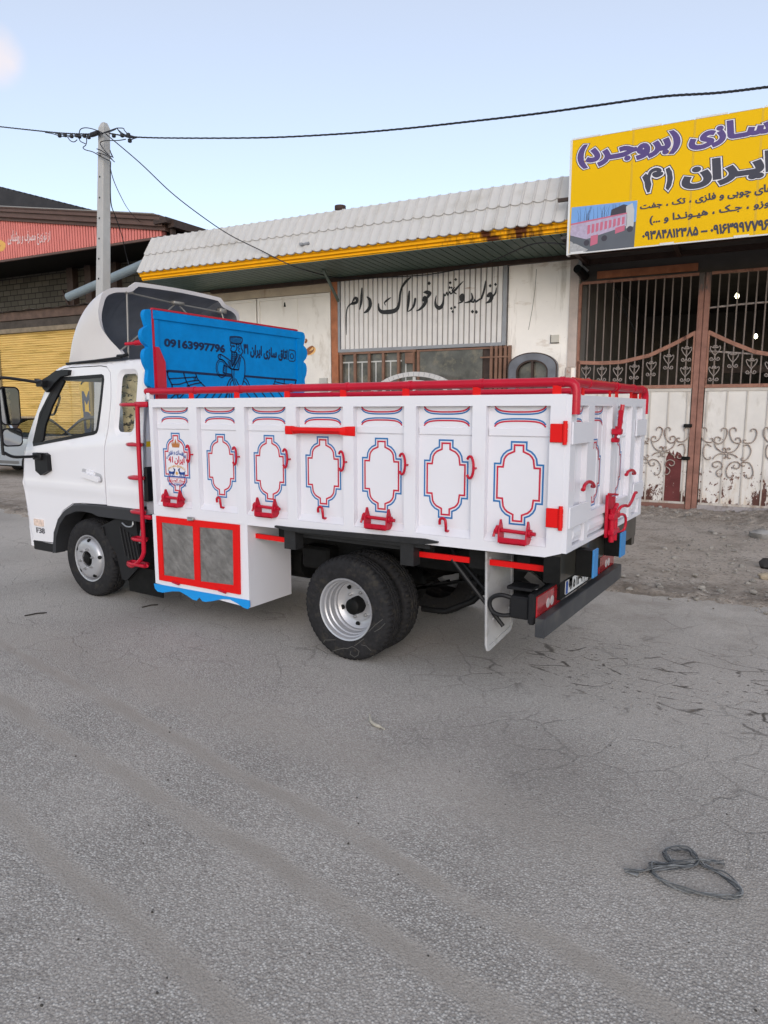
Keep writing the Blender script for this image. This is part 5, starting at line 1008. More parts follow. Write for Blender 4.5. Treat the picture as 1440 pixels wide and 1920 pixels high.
m = MB(F); m.plate(line_ring(o2, .03) + [rect(uc - .02, uc + .02, .1, AT - .15)], lambda a, b: (a, -.25, b), lambda a, b: (a, -.152, b)); m.plate(line_ring(o1, .02), lambda a, b: (a, -.265, b), lambda a, b: (a, -.2605, b)); m.build('mullion', DARKB, AD)
B0, B1, BT = fp(692, 737, -.7)[0], fp(866, 737, -.7)[0], fp(779, 697, -.7)[1]; zB = fp(779, 737, -.7)[1]
uc, hw = (B0 + B1) / 2, (B1 - B0) / 2
AG = thing('arched_gate', 'white steel arched gate frame with scored rim standing before the shop window', 'gate', F((uc, -.7, 0)))
zs = BT - (BT - zB) * 1.9; hw2 = hw * 1.13
o1, o2 = archpts(uc, hw2, BT, zs, 28), archpts(uc, hw2 - .10, BT - .09, zs, 28)
m = MB(F); m.plate([ccw(o1), hole(o2)], lambda a, b: (a, -.72, b), lambda a, b: (a, -.66, b)); m.build('arch_rim', mat('gate_white', (.52, .50, .49), .5, var=.08), AG)
m = MB(F)
for k in range(1, 30): t = R_(6 * k); c, s = math.cos(t), math.sin(t); m.bar((uc + (hw2 - .09) * c, -.7225, zs + (BT - .08 - zs) * s), (uc + (hw2 - .005) * c, -.7225, zs + (BT - .005 - zs) * s), .008, .003)
m.build('rim_scoring', GREYS, AG)
m = MB(F); m.box(uc - .03, uc + .03, -.70, -.67, .1, BT - .1); m.box(uc - .5, uc + .5, -.70, -.67, zs - .05, zs); m.plate([hole(archpts(uc, hw2 - .22, BT - .2, zs, 20)), ccw(archpts(uc, hw2 - .18, BT - .16, zs, 20))], lambda a, b: (a, -.705, b), lambda a, b: (a, -.68, b)); m.build('inner_bar', PALEB, AG)

# ================================================================== THE WORKSHOP, ITS GATE AND SIGN
DARKI = mat('dark_plaster', (.07, .064, .06), .9, var=.2, vs=2)  # one dark tone for roof, lintel and porch ceiling
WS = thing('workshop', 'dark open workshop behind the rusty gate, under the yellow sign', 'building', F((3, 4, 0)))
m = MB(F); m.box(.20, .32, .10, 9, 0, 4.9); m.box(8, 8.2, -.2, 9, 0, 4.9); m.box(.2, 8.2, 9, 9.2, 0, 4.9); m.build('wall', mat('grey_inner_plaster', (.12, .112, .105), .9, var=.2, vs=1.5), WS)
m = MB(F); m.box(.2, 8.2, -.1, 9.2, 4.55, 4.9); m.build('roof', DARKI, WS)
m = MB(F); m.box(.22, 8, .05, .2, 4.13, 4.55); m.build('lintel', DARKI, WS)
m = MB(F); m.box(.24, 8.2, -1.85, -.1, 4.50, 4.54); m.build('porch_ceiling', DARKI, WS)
m = MB(F)
for a, b in (((.30, -.1, 4.46), (8, -.1, 4.46)), ((.34, -.9, 4.46), (8, -.9, 4.46)), ((.32, -1.8, 4.36), (8, -1.8, 4.36))): m.bar(a, b, .08, .09)
for u in (.34, 1.9, 3.4, 5): m.bar((u, -1.8, 4.42), (u, -.05, 4.44), .07, .07)
m.build('porch_beam', DARKB, WS)
m = MB(F); m.box(.5, 2.2, .02, .05, 4.17, 4.30); m.build('roller_box', RUST, WS)
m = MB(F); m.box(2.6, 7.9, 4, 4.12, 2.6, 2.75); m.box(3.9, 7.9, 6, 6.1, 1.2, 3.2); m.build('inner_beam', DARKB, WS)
p = fp(1087, 507, -.3); m = MB(F); m.tube([(p[0] - .02, -.42, p[1] + .01), (p[0] + .05, -.02, p[1] - .06)], .075, 14); PI_ = m.build('pipe_end', CHAS, WS, smooth=40)
m = MB(F); m.bar((.20, -.12, 4.55), (.26, -.10, 4.24), .05, .05); m.bar((.16, -.06, 4.46), (.34, -.03, 4.30), .06); m.build('porch_bracket', GREYS, WS)
m = MB(F); m.plate(stroke(spline([fp(*q, .4) for q in ((1150, 525), (1160, 560), (1175, 590), (1192, 625), (1190, 650), (1200, 680))], 4), .02), lambda a, b: (a, .4, b)); m.build('hanging_cable', CHAS, WS)
# gate
RUSTF = mat('rusty_pink_frame', (.29, .145, .105), .75, var=.22, vs=7, bump=.2, bs=60, stains=(((.09, .04, .03), (6, 6, 3), .56, .7),))
GBAR = mat('grey_brown_bar', (.17, .135, .12), .6, var=.15, vs=6)
SCR = mat('scroll_grey', (.30, .255, .235), .6, var=.1)
PEEL = mat('peeling_white_panel', (.66, .63, .60), .6, var=.06, vs=3, stains=(((.44, .30, .17), (4, 4, 1.0), .44, .68, (2, 1.6, .2)), ((.30, .25, .2), (2.2, 2.2, .7), .55, .75), ((.085, .035, .028), (3.6, 3.6, 1.7), .45, .475, (2, 1.5, .1)), ((.13, .06, .045), (15, 15, 12), .58, .61, (2, 1.9, .7)), ((.12, .09, .07), (16, 16, 16), .70, .73)))
GT = thing('workshop_gate', 'rusty double gate with peeling white lower panels, scrolls and barred top', 'gate', F((2.33, 0, 0)))
def scroll(mb, pts, r): mb.tube(pts, r, 6)
def spiral(c, r0, a0, turn, n=10, dirn=1): return [(c[0] + r0 * (1 - .75 * k / n) * math.cos(R_(a0 + dirn * turn * k / n)), c[1] + r0 * (1 - .75 * k / n) * math.sin(R_(a0 + dirn * turn * k / n))) for k in range(n + 1)]
def heart(c, h):                              # heart-shaped scroll on a bar
    o = []
    for s in (-1, 1):
        top = spiral((c[0] + s * .045 * h / .3, c[1] + .29 * h), .045 * h / .3, 90 - s * 90 + (0 if s > 0 else 0), 300, 9, s)
        p = [(c[0], c[1] + .0 * h)] + [(c[0] + s * .065 * h / .3, c[1] + .08 * h), (c[0] + s * .085 * h / .3, c[1] + .2 * h)]
        o.append((s, spline([(c[0] + s * .04 * h / .3, c[1] + .40 * h), (c[0] + s * .015 * h / .3, c[1] + .33 * h), (c[0] + s * .035 * h / .3, c[1] + .27 * h), (c[0] + s * .085 * h / .3, c[1] + .33 * h), (c[0] + s * .095 * h / .3, c[1] + .48 * h), (c[0] + s * .05 * h / .3, c[1] + .22 * h - .02), (c[0] + s * .01, c[1] + .0 * h), (c[0] + s * .03 * h / .3, c[1] - .22 * h), (c[0] + s * .085 * h / .3, c[1] - .30 * h), (c[0] + s * .11 * h / .3, c[1] - .2 * h), (c[0] + s * .075 * h / .3, c[1] - .14 * h), (c[0] + s * .055 * h / .3, c[1] - .2 * h)], 4)))
    return o
HP = [(0, .48), (.035, .5), (.06, .44), (.045, .36), (.025, .38)]
def heart(c, h):
    o = []
    for s in (-1, 1):
        q = [(.02, .30), (.03, .36), (.012, .42), (.05, .50), (.10, .46), (.12, .34), (.09, .16), (.02, -.02), (-.015, -.14), (.01, -.28), (.06, -.36), (.105, -.32), (.10, -.23), (.065, -.22), (.06, -.28)]
        q = [(.035, .36), (.045, .42), (.02, .46), (-.0, .40), (.02, .33), (.06, .34), (.115, .42), (.13, .30), (.08, .10), (.015, -.06), (.0, -.18), (.03, -.32), (.09, -.36), (.125, -.28), (.09, -.20), (.055, -.25), (.075, -.30)]
        o.append([(c[0] + s * a * h * 2.0, c[1] + b * h) for a, b in spline(q, 3)])
    return o
gx = [fp(*q, 0) for q in ((1086, 677.7), (1125, 679), (1165.5, 677), (1218, 664.5), (1266, 642), (1310.7, 618))]
ztop = lambda u: interp(sorted(gx), u)
UG0, UM0, UM1 = .235, 2.23, 2.43
RIBP = mat('panel_rib_shade_paint', (.50, .46, .42), .6, var=.12, vs=5, stains=(((.22, .13, .08), (6, 6, 2), .5, .7, (2, 1.8, .2)),))  # darker rib tone paints in shaded edges, with grey dirt along them
SCROLLS = [((1005, 412), (1003, 394), (985, 384), (968, 400), (965, 440), (990, 480), (1030, 490), (1050, 480), (1045, 462), (1030, 465)), ((1112, 412), (1112, 395), (1130, 388), (1148, 400), (1150, 430), (1130, 475), (1095, 500), (1065, 490), (1062, 465), (1080, 450), (1105, 462), (1095, 480)), ((1215, 412), (1213, 394), (1195, 386), (1172, 400), (1170, 430), (1185, 475), (1215, 495), (1245, 490), (1240, 460), (1215, 460), (1212, 476)), ((1322, 415), (1322, 400), (1340, 394), (1358, 405), (1360, 440), (1335, 485), (1300, 495), (1270, 490), (1270, 473), (1285, 475)),
 ((1038, 520), (1025, 510), (1000, 505), (982, 540), (985, 590), (1010, 610), (1032, 604), (1028, 592)), ((1060, 495), (1075, 530), (1110, 555), (1140, 560), (1142, 535), (1122, 532), (1125, 545)), ((1240, 500), (1215, 540), (1180, 560), (1150, 560), (1152, 535), (1170, 532), (1170, 545)), ((1050, 610), (1062, 590), (1100, 570), (1140, 575), (1140, 600), (1122, 600)), ((1265, 515), (1300, 508), (1320, 550), (1300, 600), (1265, 620), (1250, 605), (1268, 598)), ((1225, 600), (1200, 580), (1160, 572), (1158, 600), (1176, 602)),
 ((1112, 712), (1108, 730), (1088, 730), (1075, 710), (1082, 690), (1112, 670), (1112, 640), (1085, 624), (1052, 635), (1050, 658), (1072, 668), (1085, 655)), ((1187, 722), (1182, 740), (1160, 738), (1145, 712), (1150, 670), (1180, 635), (1220, 628), (1242, 650), (1225, 675), (1195, 668), (1205, 650)), ((1288, 718), (1292, 740), (1318, 742), (1336, 705), (1320, 650), (1290, 630), (1255, 635), (1258, 658), (1277, 655))]
SCROLLS = SCROLLS + [tuple((x + 445, y) for x, y in c) for c in SCROLLS[:8]]
def leaf_gate(mirror):
    mu = (lambda u: u) if not mirror else (lambda u: UM0 + UM1 - u)
    u0, u1 = UG0, UM0
    zr = 2.19
    n = 24; us = [u0 + (u1 - u0) * i / n for i in range(n + 1)]
    m = MB(F)
    for a, b in zip(us, us[1:]): m.bar((mu(a), 0, ztop(a) - .02), (mu(b), 0, ztop(b) - .02), .06, .065)
    m.box(*sorted((mu(u0 - .03), mu(u0 + .03))), -.03, .03, .06, ztop(u0)); m.box(*sorted((mu(u0), mu(u1))), -.035, .035, zr - .03, zr + .03); m.box(*sorted((mu(u1 - .03), mu(u1 + .0))), -.034, .034, zr, ztop(u1)); L = m.build('gate_leaf_frame', RUSTF, GT)
    bars = [u0 + .145 + .1435 * i for i in range(13)]
    for i, u in enumerate(bars): m = MB(F); m.box(*sorted((mu(u - .011), mu(u + .011))), -.011, .011, zr + .031, ztop(u) - .05); m.build('gate_bar', GBAR, L)
    hs = [(u, ztop(u) - .24) for i, u in enumerate(bars) if i % 2 == 0 or i == 12] 
    hs = [(bars[0], ztop(bars[0]) - .24), (bars[2], ztop(bars[2]) - .24), (bars[4], ztop(bars[4]) - .25), (bars[6], ztop(bars[6]) - .27), (bars[8], ztop(bars[8]) - .29), (bars[10], ztop(bars[10]) - .31), (bars[12], ztop(bars[12]) - .33), (bars[12], zr + .20)]
    for c in hs:
        m = MB(F)
        for pl in heart(c, .31): m.tube([(mu(a), -.022, b) for a, b in pl], .009, 6)
        m.build('scroll', SCR, L, smooth=60)
    # ribbed sheet below
    m = MB(F); m.box(*sorted((mu(u0 + .03), mu(u1 - .01))), -.01, .015, .09, zr - .031); SH = m.build('gate_panel', PEEL, L)
    m = MB(F)
    q = [mu(u0 + .06 + (u1 - u0 - .12) * k / 6) for k in range(7)]
    for u in q: m.box(u - .012, u + .012, -.030, -.0105, .13, zr - .09)
    m.box(*sorted((mu(u0 + .03), mu(u1 - .01))), -.03, -.0105, zr - .085, zr - .04); m.box(*sorted((mu(u0 + .03), mu(u1 - .01))), -.03, -.0105, .09, .13); m.build('panel_rib', RIBP, SH)
    m = MB(F); m.box(*sorted((mu(u0 - .02), mu(u1))), -.04, .02, -.03 if not mirror else -.06, .088); m.build('kick_plate', mat('gate_kick_plate', (.20, .10, .08) if not mirror else (.34, .31, .31), .7, var=.2, vs=4, stains=(((.12, .09, .07), (5, 5, 5), .5, .7),)), L)
    c0 = (u0 + u1) / 2
    # C-scroll ornament on the panel
    cs = [[(UM0 + UM1 - a, b) for a, b in spline([fp(1060 + x / 3.789, 700 + y / 3.789, -.03) for x, y in c], 4)] for c in SCROLLS]
    if not mirror:
        m = MB(F); a, b = fp(1247, 880, -.03)[0], fp(1277, 880, -.03)[0]; zt = 1.06
        ed = [(a, .13)] + [(b, .13), (b, zt - .1)] + [(b + (a - b) * k / 9, zt - .05 + .09 * noise.noise(Vector((k * .9, 1, 2)))) for k in range(1, 9)] + [(a, zt - .16)]
        m.plate([ccw(ed)], lambda x, z: (x, -.0125, z)); m.build('bare_primer_patch', mat('dark_red_primer', (.115, .028, .028), .7, var=.2, vs=6, stains=(((.40, .36, .33), (9, 9, 6), .66, .70),)), SH)
    for pl in cs: m = MB(F); m.tube([(mu(a), -.036, b) for a, b in pl if UG0 < a < UM0], .0105, 6); m.build('panel_scroll', mat_scroll, SH, smooth=60)
    return L
mat_scroll = mat('panel_scroll_paint', (.40, .335, .295), .6, var=.15, vs=8, stains=(((.22, .13, .10), (8, 8, 8), .5, .65),))
LG = leaf_gate(False); leaf_gate(True)
m = MB(F); m.bbox(UM0 + .005, UM0 + .095, -.05, .05, -.02, 4.12, .006); m.bbox(UM1 - .095, UM1 - .005, -.05, .05, -.02, 4.12, .006); m.box(UM0 + .095, UM1 - .095, -.02, .02, 0, 4.1); m.build('gate_post', mat('post_rust', (.26, .13, .10), .75, var=.25, vs=5, bump=.2, bs=60, stains=(((.10, .085, .08), (3, 3, 1.4), .50, .6, (2, 3.0, 3.4)), ((.05, .035, .03), (4, 4, 2), .52, .62, (2, 1.2, .4)))), GT)
m = MB(F); m.box(UG0 - .04, UG0 + .01, -.03, .03, 0, 4.1); m.box(UG0 + .01, UM0, -.03, .03, 4.08, 4.125); m.box(UM1, 4.45, -.03, .03, 4.08, 4.125); m.box(4.42, 4.5, -.04, .04, 0, 4.2); m.build('upper_frame', RUSTF, GT)
for u in [UG0 + .145 + .1435 * i for i in range(13)]: m = MB(F); m.box(u - .011, u + .011, -.011, .011, ztop(u) + .012, 4.08); m.build('upper_bar', GBAR, GT)
for k in range(13): u = UM0 + UM1 - (UG0 + .145 + .1435 * k); m = MB(F); m.box(u - .011, u + .011, -.011, .011, ztop(UG0 + .145 + .1435 * k) + .012, 4.08); m.build('upper_bar', GBAR, GT)
m = MB(F)
for z, bow in ((3.53, .04), (2.80, -.02)): m.tube([(UM1 - .02 + i * .25, .04, z + bow * math.sin(i / 8 * math.pi) - (.02 * i if bow < 0 else 0)) for i in range(9)], .018, 8)
m.build('cross_pipe', SCR, GT, smooth=50)
m = MB(F); 
for z in (1.50, .92): m = MB(F); m.bbox(UM0 - .10, UM0 + .04, -.09, -.03, z - .03, z + .03, .01); m.build('gate_lock', CHAS, GT)
# bulbs
def bulb(px, py, v, label, r, tail, pw):
    u, z = fp(px, py, v); P = F((u, v, z)); rt = thing('light_bulb', label, 'light bulb', P, 'bare bulbs hanging in the workshop')
    em = bpy.data.materials.new('lit_bulb'); em.use_nodes = True; b = em.node_tree.nodes['Principled BSDF']; b.inputs['Emission Color'].default_value = (1, .93, .62, 1); b.inputs['Emission Strength'].default_value = 5
    m = MB(); m.lathe([(.0, -r * 1.1), (r * .6, -r * .9), (r, -r * .2), (r * .85, r * .5), (r * .5, r * 1.1), (r * .4, r * 1.5)], P, 14, 2); m.build('globe', em, rt, smooth=60)
    m = MB(); m.tube([P + Vector((0, 0, r * 1.4)), P + Vector((0, 0, r * 2.4))], r * .5, 10); m.build('socket', CHAS, rt)
    m = MB(); m.tube([P + Vector((0, 0, r * 2.4)), P + Vector((0, 0, tail))], .008, 6); m.build('flex', CHAS, rt)
    pl = bpy.data.lights.new('bulb_light', 'POINT'); pl.energy = pw; pl.color = (1, .85, .55); pl.shadow_soft_size = r; po = bpy.data.objects.new('bulb_light', pl); col.objects.link(po); po.location = P - Vector((0, 0, r * 1.6))
bulb(1382, 555, 1.6, 'lit bare bulb higher up, close behind the gate bars under the ceiling', .038, .30, 4); bulb(1417, 631, 4.6, 'smaller lit bulb lower down, deeper in the dark workshop', .042, .9, 3)
# yellow sign
SV = -1.92; SU0, SU1, SZ0, SZ1 = .385, 4.6, 4.255, 5.95
YEL = mat('yellow_sign_vinyl', (.74, .44, .004), .6, spec=.1, var=.03, vs=.8)
SG = thing('signboard', 'large yellow shop sign with purple Persian lettering above the gate', 'sign', F((2.4, SV, SZ0)))
def sp_(x, y): return fp(1060 + x / 3.7895, 150 + y / 3.7895, SV - .01)
m = MB(F); m.box(SU0, SU1, SV, SV + .12, SZ0, SZ1); m.build('board', YEL, SG)
m = MB(F); m.box(SU0 - .03, SU0 + .004, SV - .006, SV + .125, SZ0 - .03, SZ1 + .01)
x = SU0; k = 0
while x < SU1: m.box(x, min(x + .42, SU1), SV - .003, SV + .02, SZ1 + .002, SZ1 + (.028 if k % 2 == 0 else .010)); x += .44; k += 1
m.box(SU0, SU1, SV - .003, SV + .02, SZ0 - .02, SZ0 - .002)
for x in (.42, 1.75, 2.75, 3.4): m.box(x, x + .2, SV - .012, SV - .003, SZ0 - .02, SZ0 + .015)
m.build('sign_edge', mat('sign_edge_white', (.62, .62, .62), .5), SG)
m = MB(F)
for x in (1.28, 2.13, 3.0): m.box(x, x + .03, SV - .0015, SV, SZ0, SZ1)
m.build('vinyl_seam', mat('seam_yellow', (.62, .38, .012), .5), SG)
PUR = mat('sign_purple', (.085, .055, .19), .5); INK = mat('sign_dark_ink', (.045, .045, .065), .5); SWH = mat('sign_white_outline', (.72, .70, .74), .5); SOUT = mat('sign_dark_outline', (.03, .025, .05), .5)
def sgn_text(name, s, x0, x1, y0, y1, fillm, bold, d1, d2):
    """text boxed between crop points (left, right, bottom, top)"""
    cs = text_contours(s); f0 = offset(cs, bold); q = [sp_(*p) for p in ((x0[0], x0[1]), (x1[0], x1[1]))]
    A = [p for c in f0 for p in c]; a0, a1 = min(p[0] for p in A), max(p[0] for p in A); b0, b1 = min(p[1] for p in A), max(p[1] for p in A)
    bl = Vector(sp_(*x0)); br = Vector(sp_(*x1)); tl = Vector(sp_(*y0)); tr = Vector(sp_(*y1))
    def mp(c): return [[tuple((bl + (br - bl) * ((p[0] - a0) / (a1 - a0))) * (1 - (p[1] - b0) / (b1 - b0)) + (tl + (tr - tl) * ((p[0] - a0) / (a1 - a0))) * ((p[1] - b0) / (b1 - b0))) for p in k] for k in c]
    m = MB(F)
    for i, (dd, lay) in enumerate(((d2, .002), (d1, .004), (0, .006))):
        if dd or i == 2: m.mi = i; m.plate(mp(offset(cs, bold + dd)), lambda a, b, L=lay: (a, SV - L, b))
    m.build('lettering', [SOUT, SWH, fillm], SG)
# corners: bottom-left, bottom-right, top-left, top-right in the traced crop
sgn_text('l', 'اطاق سـازی (بروجـرد)', (85, 642), (2060, 310), (85, 462), (2060, 140), PUR, .062, .036, .062)
sgn_text('l', 'ایـران', (825, 790), (1490, 690), (825, 590), (1490, 490), INK, .062, .032, .056)
m = MB(F)
D4 = [[ccw([sp_(*q) for q in ((545, 690), (572, 662), (600, 690), (612, 740), (600, 796), (582, 800), (566, 760), (562, 725))])] + stroke(spline([sp_(*q) for q in ((590, 700), (604, 655), (640, 634), (672, 642), (655, 660), (628, 668), (652, 680), (684, 664))], 3), .05), [ccw([sp_(*q) for q in ((712, 632), (738, 618), (758, 650), (764, 700), (752, 752), (730, 785), (712, 768), (722, 722), (724, 680))])]]
for k in D4:
    m = MB(F)
    for i, (gr, lay) in enumerate(((.058, .002), (.033, .004), (0, .006))): m.mi = i; m.plate(offset(k, gr * .5), lambda a, b, L=lay: (a, SV - L, b))
    m.build('lettering', [SOUT, SWH, INK], SG)
sgn_text('l', 'اتاق های چوبی و فلزی ، تک ، جفت', (530, 935), (1640, 790), (530, 880), (1640, 705), INK, .035, 0, 0)
sgn_text('l', '، ایسوزو ، جـک ، هیـونـدا و ...)', (598, 1035), (1640, 880), (598, 965), (1640, 815), INK, .035, 0, 0)
sgn_text('l', '– ۰۹۳۸۴۸۱۲۳۸۵', (545, 1140), (1010, 1100), (545, 1075), (1010, 1030), INK, .045, 0, 0)
sgn_text('l', '۰۹۱۶۳۹۹۷۷۹۶', (1030, 1100), (1450, 1064), (1030, 1028), (1450, 984), INK, .045, 0, 0)
# printed picture of a truck in the corner of the sign
m = MB(F); sky = [sp_(*q) for q in ((45, 905), (512, 855), (487, 1185), (25, 1235))]
def pic(u, v): a, b, c, d = [Vector(p) for p in sky]; return tuple((a + (b - a) * u) * (1 - v) + (d + (c - d) * u) * v)
def pq(mi, pts, L): m.mi = mi; m.plate([ccw([pic(*p) for p in pts])], lambda a, b: (a, SV - L, b))
pq(0, [(0, 0), (1, 0), (1, 1), (0, 1)], .002); pq(1, [(0, .55), (.4, .6), (1, .45), (1, 1), (0, 1)], .0025); pq(2, [(0, .72), (.3, .95), (.25, 1), (0, 1)], .003)
rnd = random.Random(3)
for k in range(26):
    x = rnd.uniform(.08, .75); q0 = [pic(x, .42), pic(x + rnd.uniform(-.02, .02), .2), pic(x + rnd.uniform(-.05, .05), rnd.uniform(.0, .08))]; m.mi = 3; m.plate(stroke(q0, [.006, .004, .002]), lambda a, b: (a, SV - .003, b))
pq(3, [(.60, .42), (.62, .14), (.80, .05), (.86, .08), (.86, .42)], .0035); pq(4, [(.84, .10), (.93, .04), (.965, .2), (.97, .55), (.86, .58)], .0038); pq(5, [(.0, .36), (.86, .24), (.87, .52), (.26, .72), (.0, .6)], .0038)
for k in range(9): x = .27 + k * .065; pq(6, [(x, .42 - k * .012), (x + .04, .415 - k * .012), (x + .04, .60 - k * .016), (x, .62 - k * .016)], .0042)
pq(6, [(.0, .35), (.86, .235), (.86, .265), (.0, .385)], .0045); pq(1, [(.05, .62), (.26, .74), (.26, .85), (.05, .78)], .0042); pq(6, [(.33, .66), (.44, .64), (.44, .84), (.33, .88)], .0042); pq(6, [(.70, .54), (.84, .5), (.84, .62), (.70, .67)], .0042)
for x, y in ((.54, .74), (.92, .6), (.27, .8)): m.mi = 3; c = pic(x, y); m.plate([arc(c[0], c[1], .045, 0, 360, 12)[:-1]], lambda a, b: (a, SV - .005, b))
m.build('printed_picture', [mat('print_sky', (.16, .32, .62), .5), mat('print_road', (.10, .11, .13), .5), mat('print_kerb', (.35, .35, .36), .5, var=.2, vs=30), mat('print_dark', (.05, .045, .06), .5), mat('print_cab', (.45, .45, .46), .5), mat('print_body', (.40, .34, .46), .5, var=.15, vs=20), mat('print_pink', (.48, .13, .20), .5)], SG)
m = MB(F); a = fp(1046, 375, -1.85); m.box(a[0], SU0 - .005, -1.86, -1.80, a[1] - .03, a[1] + .02); m.bar((.5, SV + .2, SZ0 + .2), (.5, -.2, 4.9), .06); m.bar((4, SV + .2, SZ0 + .2), (4, -.2, 4.9), .06); m.bar((.45, SV + .15, SZ0), (.45, SV + .15, SZ1 - .05), .06); m.build('sign_strut', DARKB, SG)

# ================================================================== THE SHED ON THE LEFT
PINK = mat('pink_ribbed_sheet', (.62, .20, .175), .8, spec=.1, var=.07, vs=2)
BRN = mat('brown_verge_trim', (.105, .062, .05), .5, var=.15, vs=3)
BRICK = mat('shade_dark_block_wall', (.15, .135, .115), .9, var=.3, vs=2.5, bump=.3, bs=20)  # dark tone carries the shade under the shed roof
def brick_mat():
    m = mat('block_masonry_in_shade', (.2, .19, .16), .9); nt = m.node_tree; L = nt.links.new; b = nt.nodes['Principled BSDF']
    g = nt.nodes.new('ShaderNodeNewGeometry'); s = nt.nodes.new('ShaderNodeSeparateXYZ'); L(g.outputs['Position'], s.inputs[0]); c = nt.nodes.new('ShaderNodeCombineXYZ'); L(s.outputs[0], c.inputs[0]); L(s.outputs[2], c.inputs[1])
    k = nt.nodes.new('ShaderNodeTexBrick'); k.inputs['Scale'].default_value = 1.0; k.inputs['Brick Width'].default_value = .42; k.inputs['Row Height'].default_value = .21; k.inputs['Mortar Size'].default_value = .016
    for i, v in ((1, (.055, .05, .04, 1)), (2, (.085, .077, .062, 1)), (3, (.016, .014, .013, 1))): k.inputs[i].default_value = v  # block colours darkened to paint in the deep shade under the roof
    L(c.outputs[0], k.inputs[0]); L(k.outputs[0], b.inputs['Base Color']); return m
SV3 = 3.0
SH = thing('roadside_shed', 'dark block shed with pink gable strip and yellow roller shutter', 'building', F((-18, 8, 0)))
gl = lambda u: interp([(-32, 10.6), (-20.3, 8.70), (-13.2, 7.60), (-12.0, 7.40)], u)        # gable eave line
def band(mb, u0, u1, d0, d1, v0, v1, n=10):
    for i in range(n):
        a, b = u0 + (u1 - u0) * i / n, u0 + (u1 - u0) * (i + 1) / n
        P = [(a, v0, gl(a) + d0), (b, v0, gl(b) + d0), (b, v0, gl(b) + d1), (a, v0, gl(a) + d1)]; mb.add(P + [(x, v1, z) for x, y, z in P], [(0, 1, 2, 3), (7, 6, 5, 4), (0, 4, 5, 1), (3, 2, 6, 7)] + ([(0, 3, 7, 4)] if i == 0 else []) + ([(1, 5, 6, 2)] if i == n - 1 else []))
m = MB(F); u = -32
while u < -12.9:
    a, b = u, min(u + .105, -12.8); z0 = 7.0
    if gl(a) - .40 > z0: vs = [(a, SV3 - .03, z0), (b - .02, SV3 - .03, z0), (b - .02, SV3 - .03, gl(b) - .38), (a, SV3 - .03, gl(a) - .38)]; m.add(vs + [(x, SV3 + .0, z) for x, y, z in vs], [(0, 1, 2, 3), (0, 4, 5, 1), (1, 5, 6, 2), (0, 3, 7, 4)])
    u += .125
m.build('gable_sheet', PINK, SH)
m = MB(F); 
P = [(-32, 7.0), (-12.8, 7.0)] + [(u, gl(u) - .38) for u in (-12.8, -20.3, -32)]; m.plate([ccw(P)], lambda a, b: (a, SV3 + .002, b), lambda a, b: (a, SV3 + .06, b)); m.build('gable_backing', mat('pink_groove', (.16, .05, .045), .8), SH)
m = MB(F); band(m, -32, -12.7, -.40, -.30, SV3 - .10, SV3 + .1); band(m, -32, -12.7, -.30, -.14, SV3 - .22, SV3 + .1); band(m, -32, -12.7, -.14, -.03, SV3 - .30, SV3 + .1); band(m, -32, -12.7, -.03, .0, SV3 - .34, SV3 + .1); m.build('verge_trim', BRN, SH)
m = MB(F); band(m, -32, -12.9, .0, .03, SV3 - .36, 12); m.build('roof', mat('grey_roof_sheet', (.25, .24, .23), .6), SH)
m = MB(F); m.box(-32, -12.8, SV3 - .03, SV3 + .06, 6.93, 6.995); m.build('gable_sill', BRN, SH)
m = MB(F); m.box(-32, -12.6, SV3 + .1, 12, 7.0, 7.06); m.build('shed_shade_ceiling', CHAS, SH)  # ceiling added to keep the wall behind the gable dark
m = MB(F)
for k in range(70): a = -27 + k * .16; z = lambda u: interp([(-32, 12.9), (-24.4, 10.75), (-18.9, 9.12), (-16, 8.3)], u); m.box(a, a + .16, 5.9, 14, z(a) - 1.9, z(a + .08) + (.035 if k % 2 else 0))
m.build('rear_roof', mat('black_corrugated_roof', (.03, .028, .03), .6, var=.2), SH)
m = MB(F); a, b = (-12.75, SV3 - .2, 7.5), (-12.5, 13, 7.75)
m.bar((-12.7, SV3 - .3, 7.36), (-12.4, 14, 7.45), .5, .16); m.bar((-12.45, SV3 - .1, 7.28), (-12.1, 14, 7.3), .25, .2); m.box(-12.6, -12.5, SV3, SV3 + .15, 6.6, 7.3); m.build('side_eave', DARKB, SH)
BM = brick_mat()
m = MB(F); m.box(-32, -8.6, 5.2, 5.4, 0, 7.0); m.build('block_wall', BM, SH)
m = MB(F)
for x in (131, 165, 213): u = fp(x, 500, 5.0)[0]; m.box(u - .16, u + .16, 4.95, 5.2, 4.6, 7.0)
m.bar((fp(118, 490, 5)[0], 4.9, 6.2), (fp(145, 540, 5)[0], 4.9, 4.9), .07); m.build('steel_column', DARKB, SH)
m = MB(F); m.box(-32, -14.0, SV3 - .02, SV3 + .2, 4.92, 5.20); m.build('rusty_beam', mat('rusty_beam', (.10, .065, .05), .8, var=.3, vs=4), SH)
m = MB(F); m.grid(lambda a, b: (-22 + a * 8, SV3 - .15 + b * 2.3, 5.215 + .05 * abs(noise.noise(Vector((a * 30, b * 2, 1)))) + .04 * math.sin(a * 55) * (1 - b) * .4), 120, 4); m.build('ragged_sheet', mat('ragged_roof_felt', (.22, .20, .18), .9, var=.4, vs=6), SH)
m = MB(F); m.box(-32, -14.0, SV3 + .02, SV3 + .2, 4.55, 4.90); m.build('lintel', mat('dark_lintel', (.06, .05, .042), .9, var=.3), SH)
m = MB(F); m.box(-32, -16.3, SV3 - .12, SV3 + .2, 4.47, 4.62); m.build('shutter_box', mat('shutter_box_brown', (.20, .16, .11), .8, var=.25, vs=4), SH)
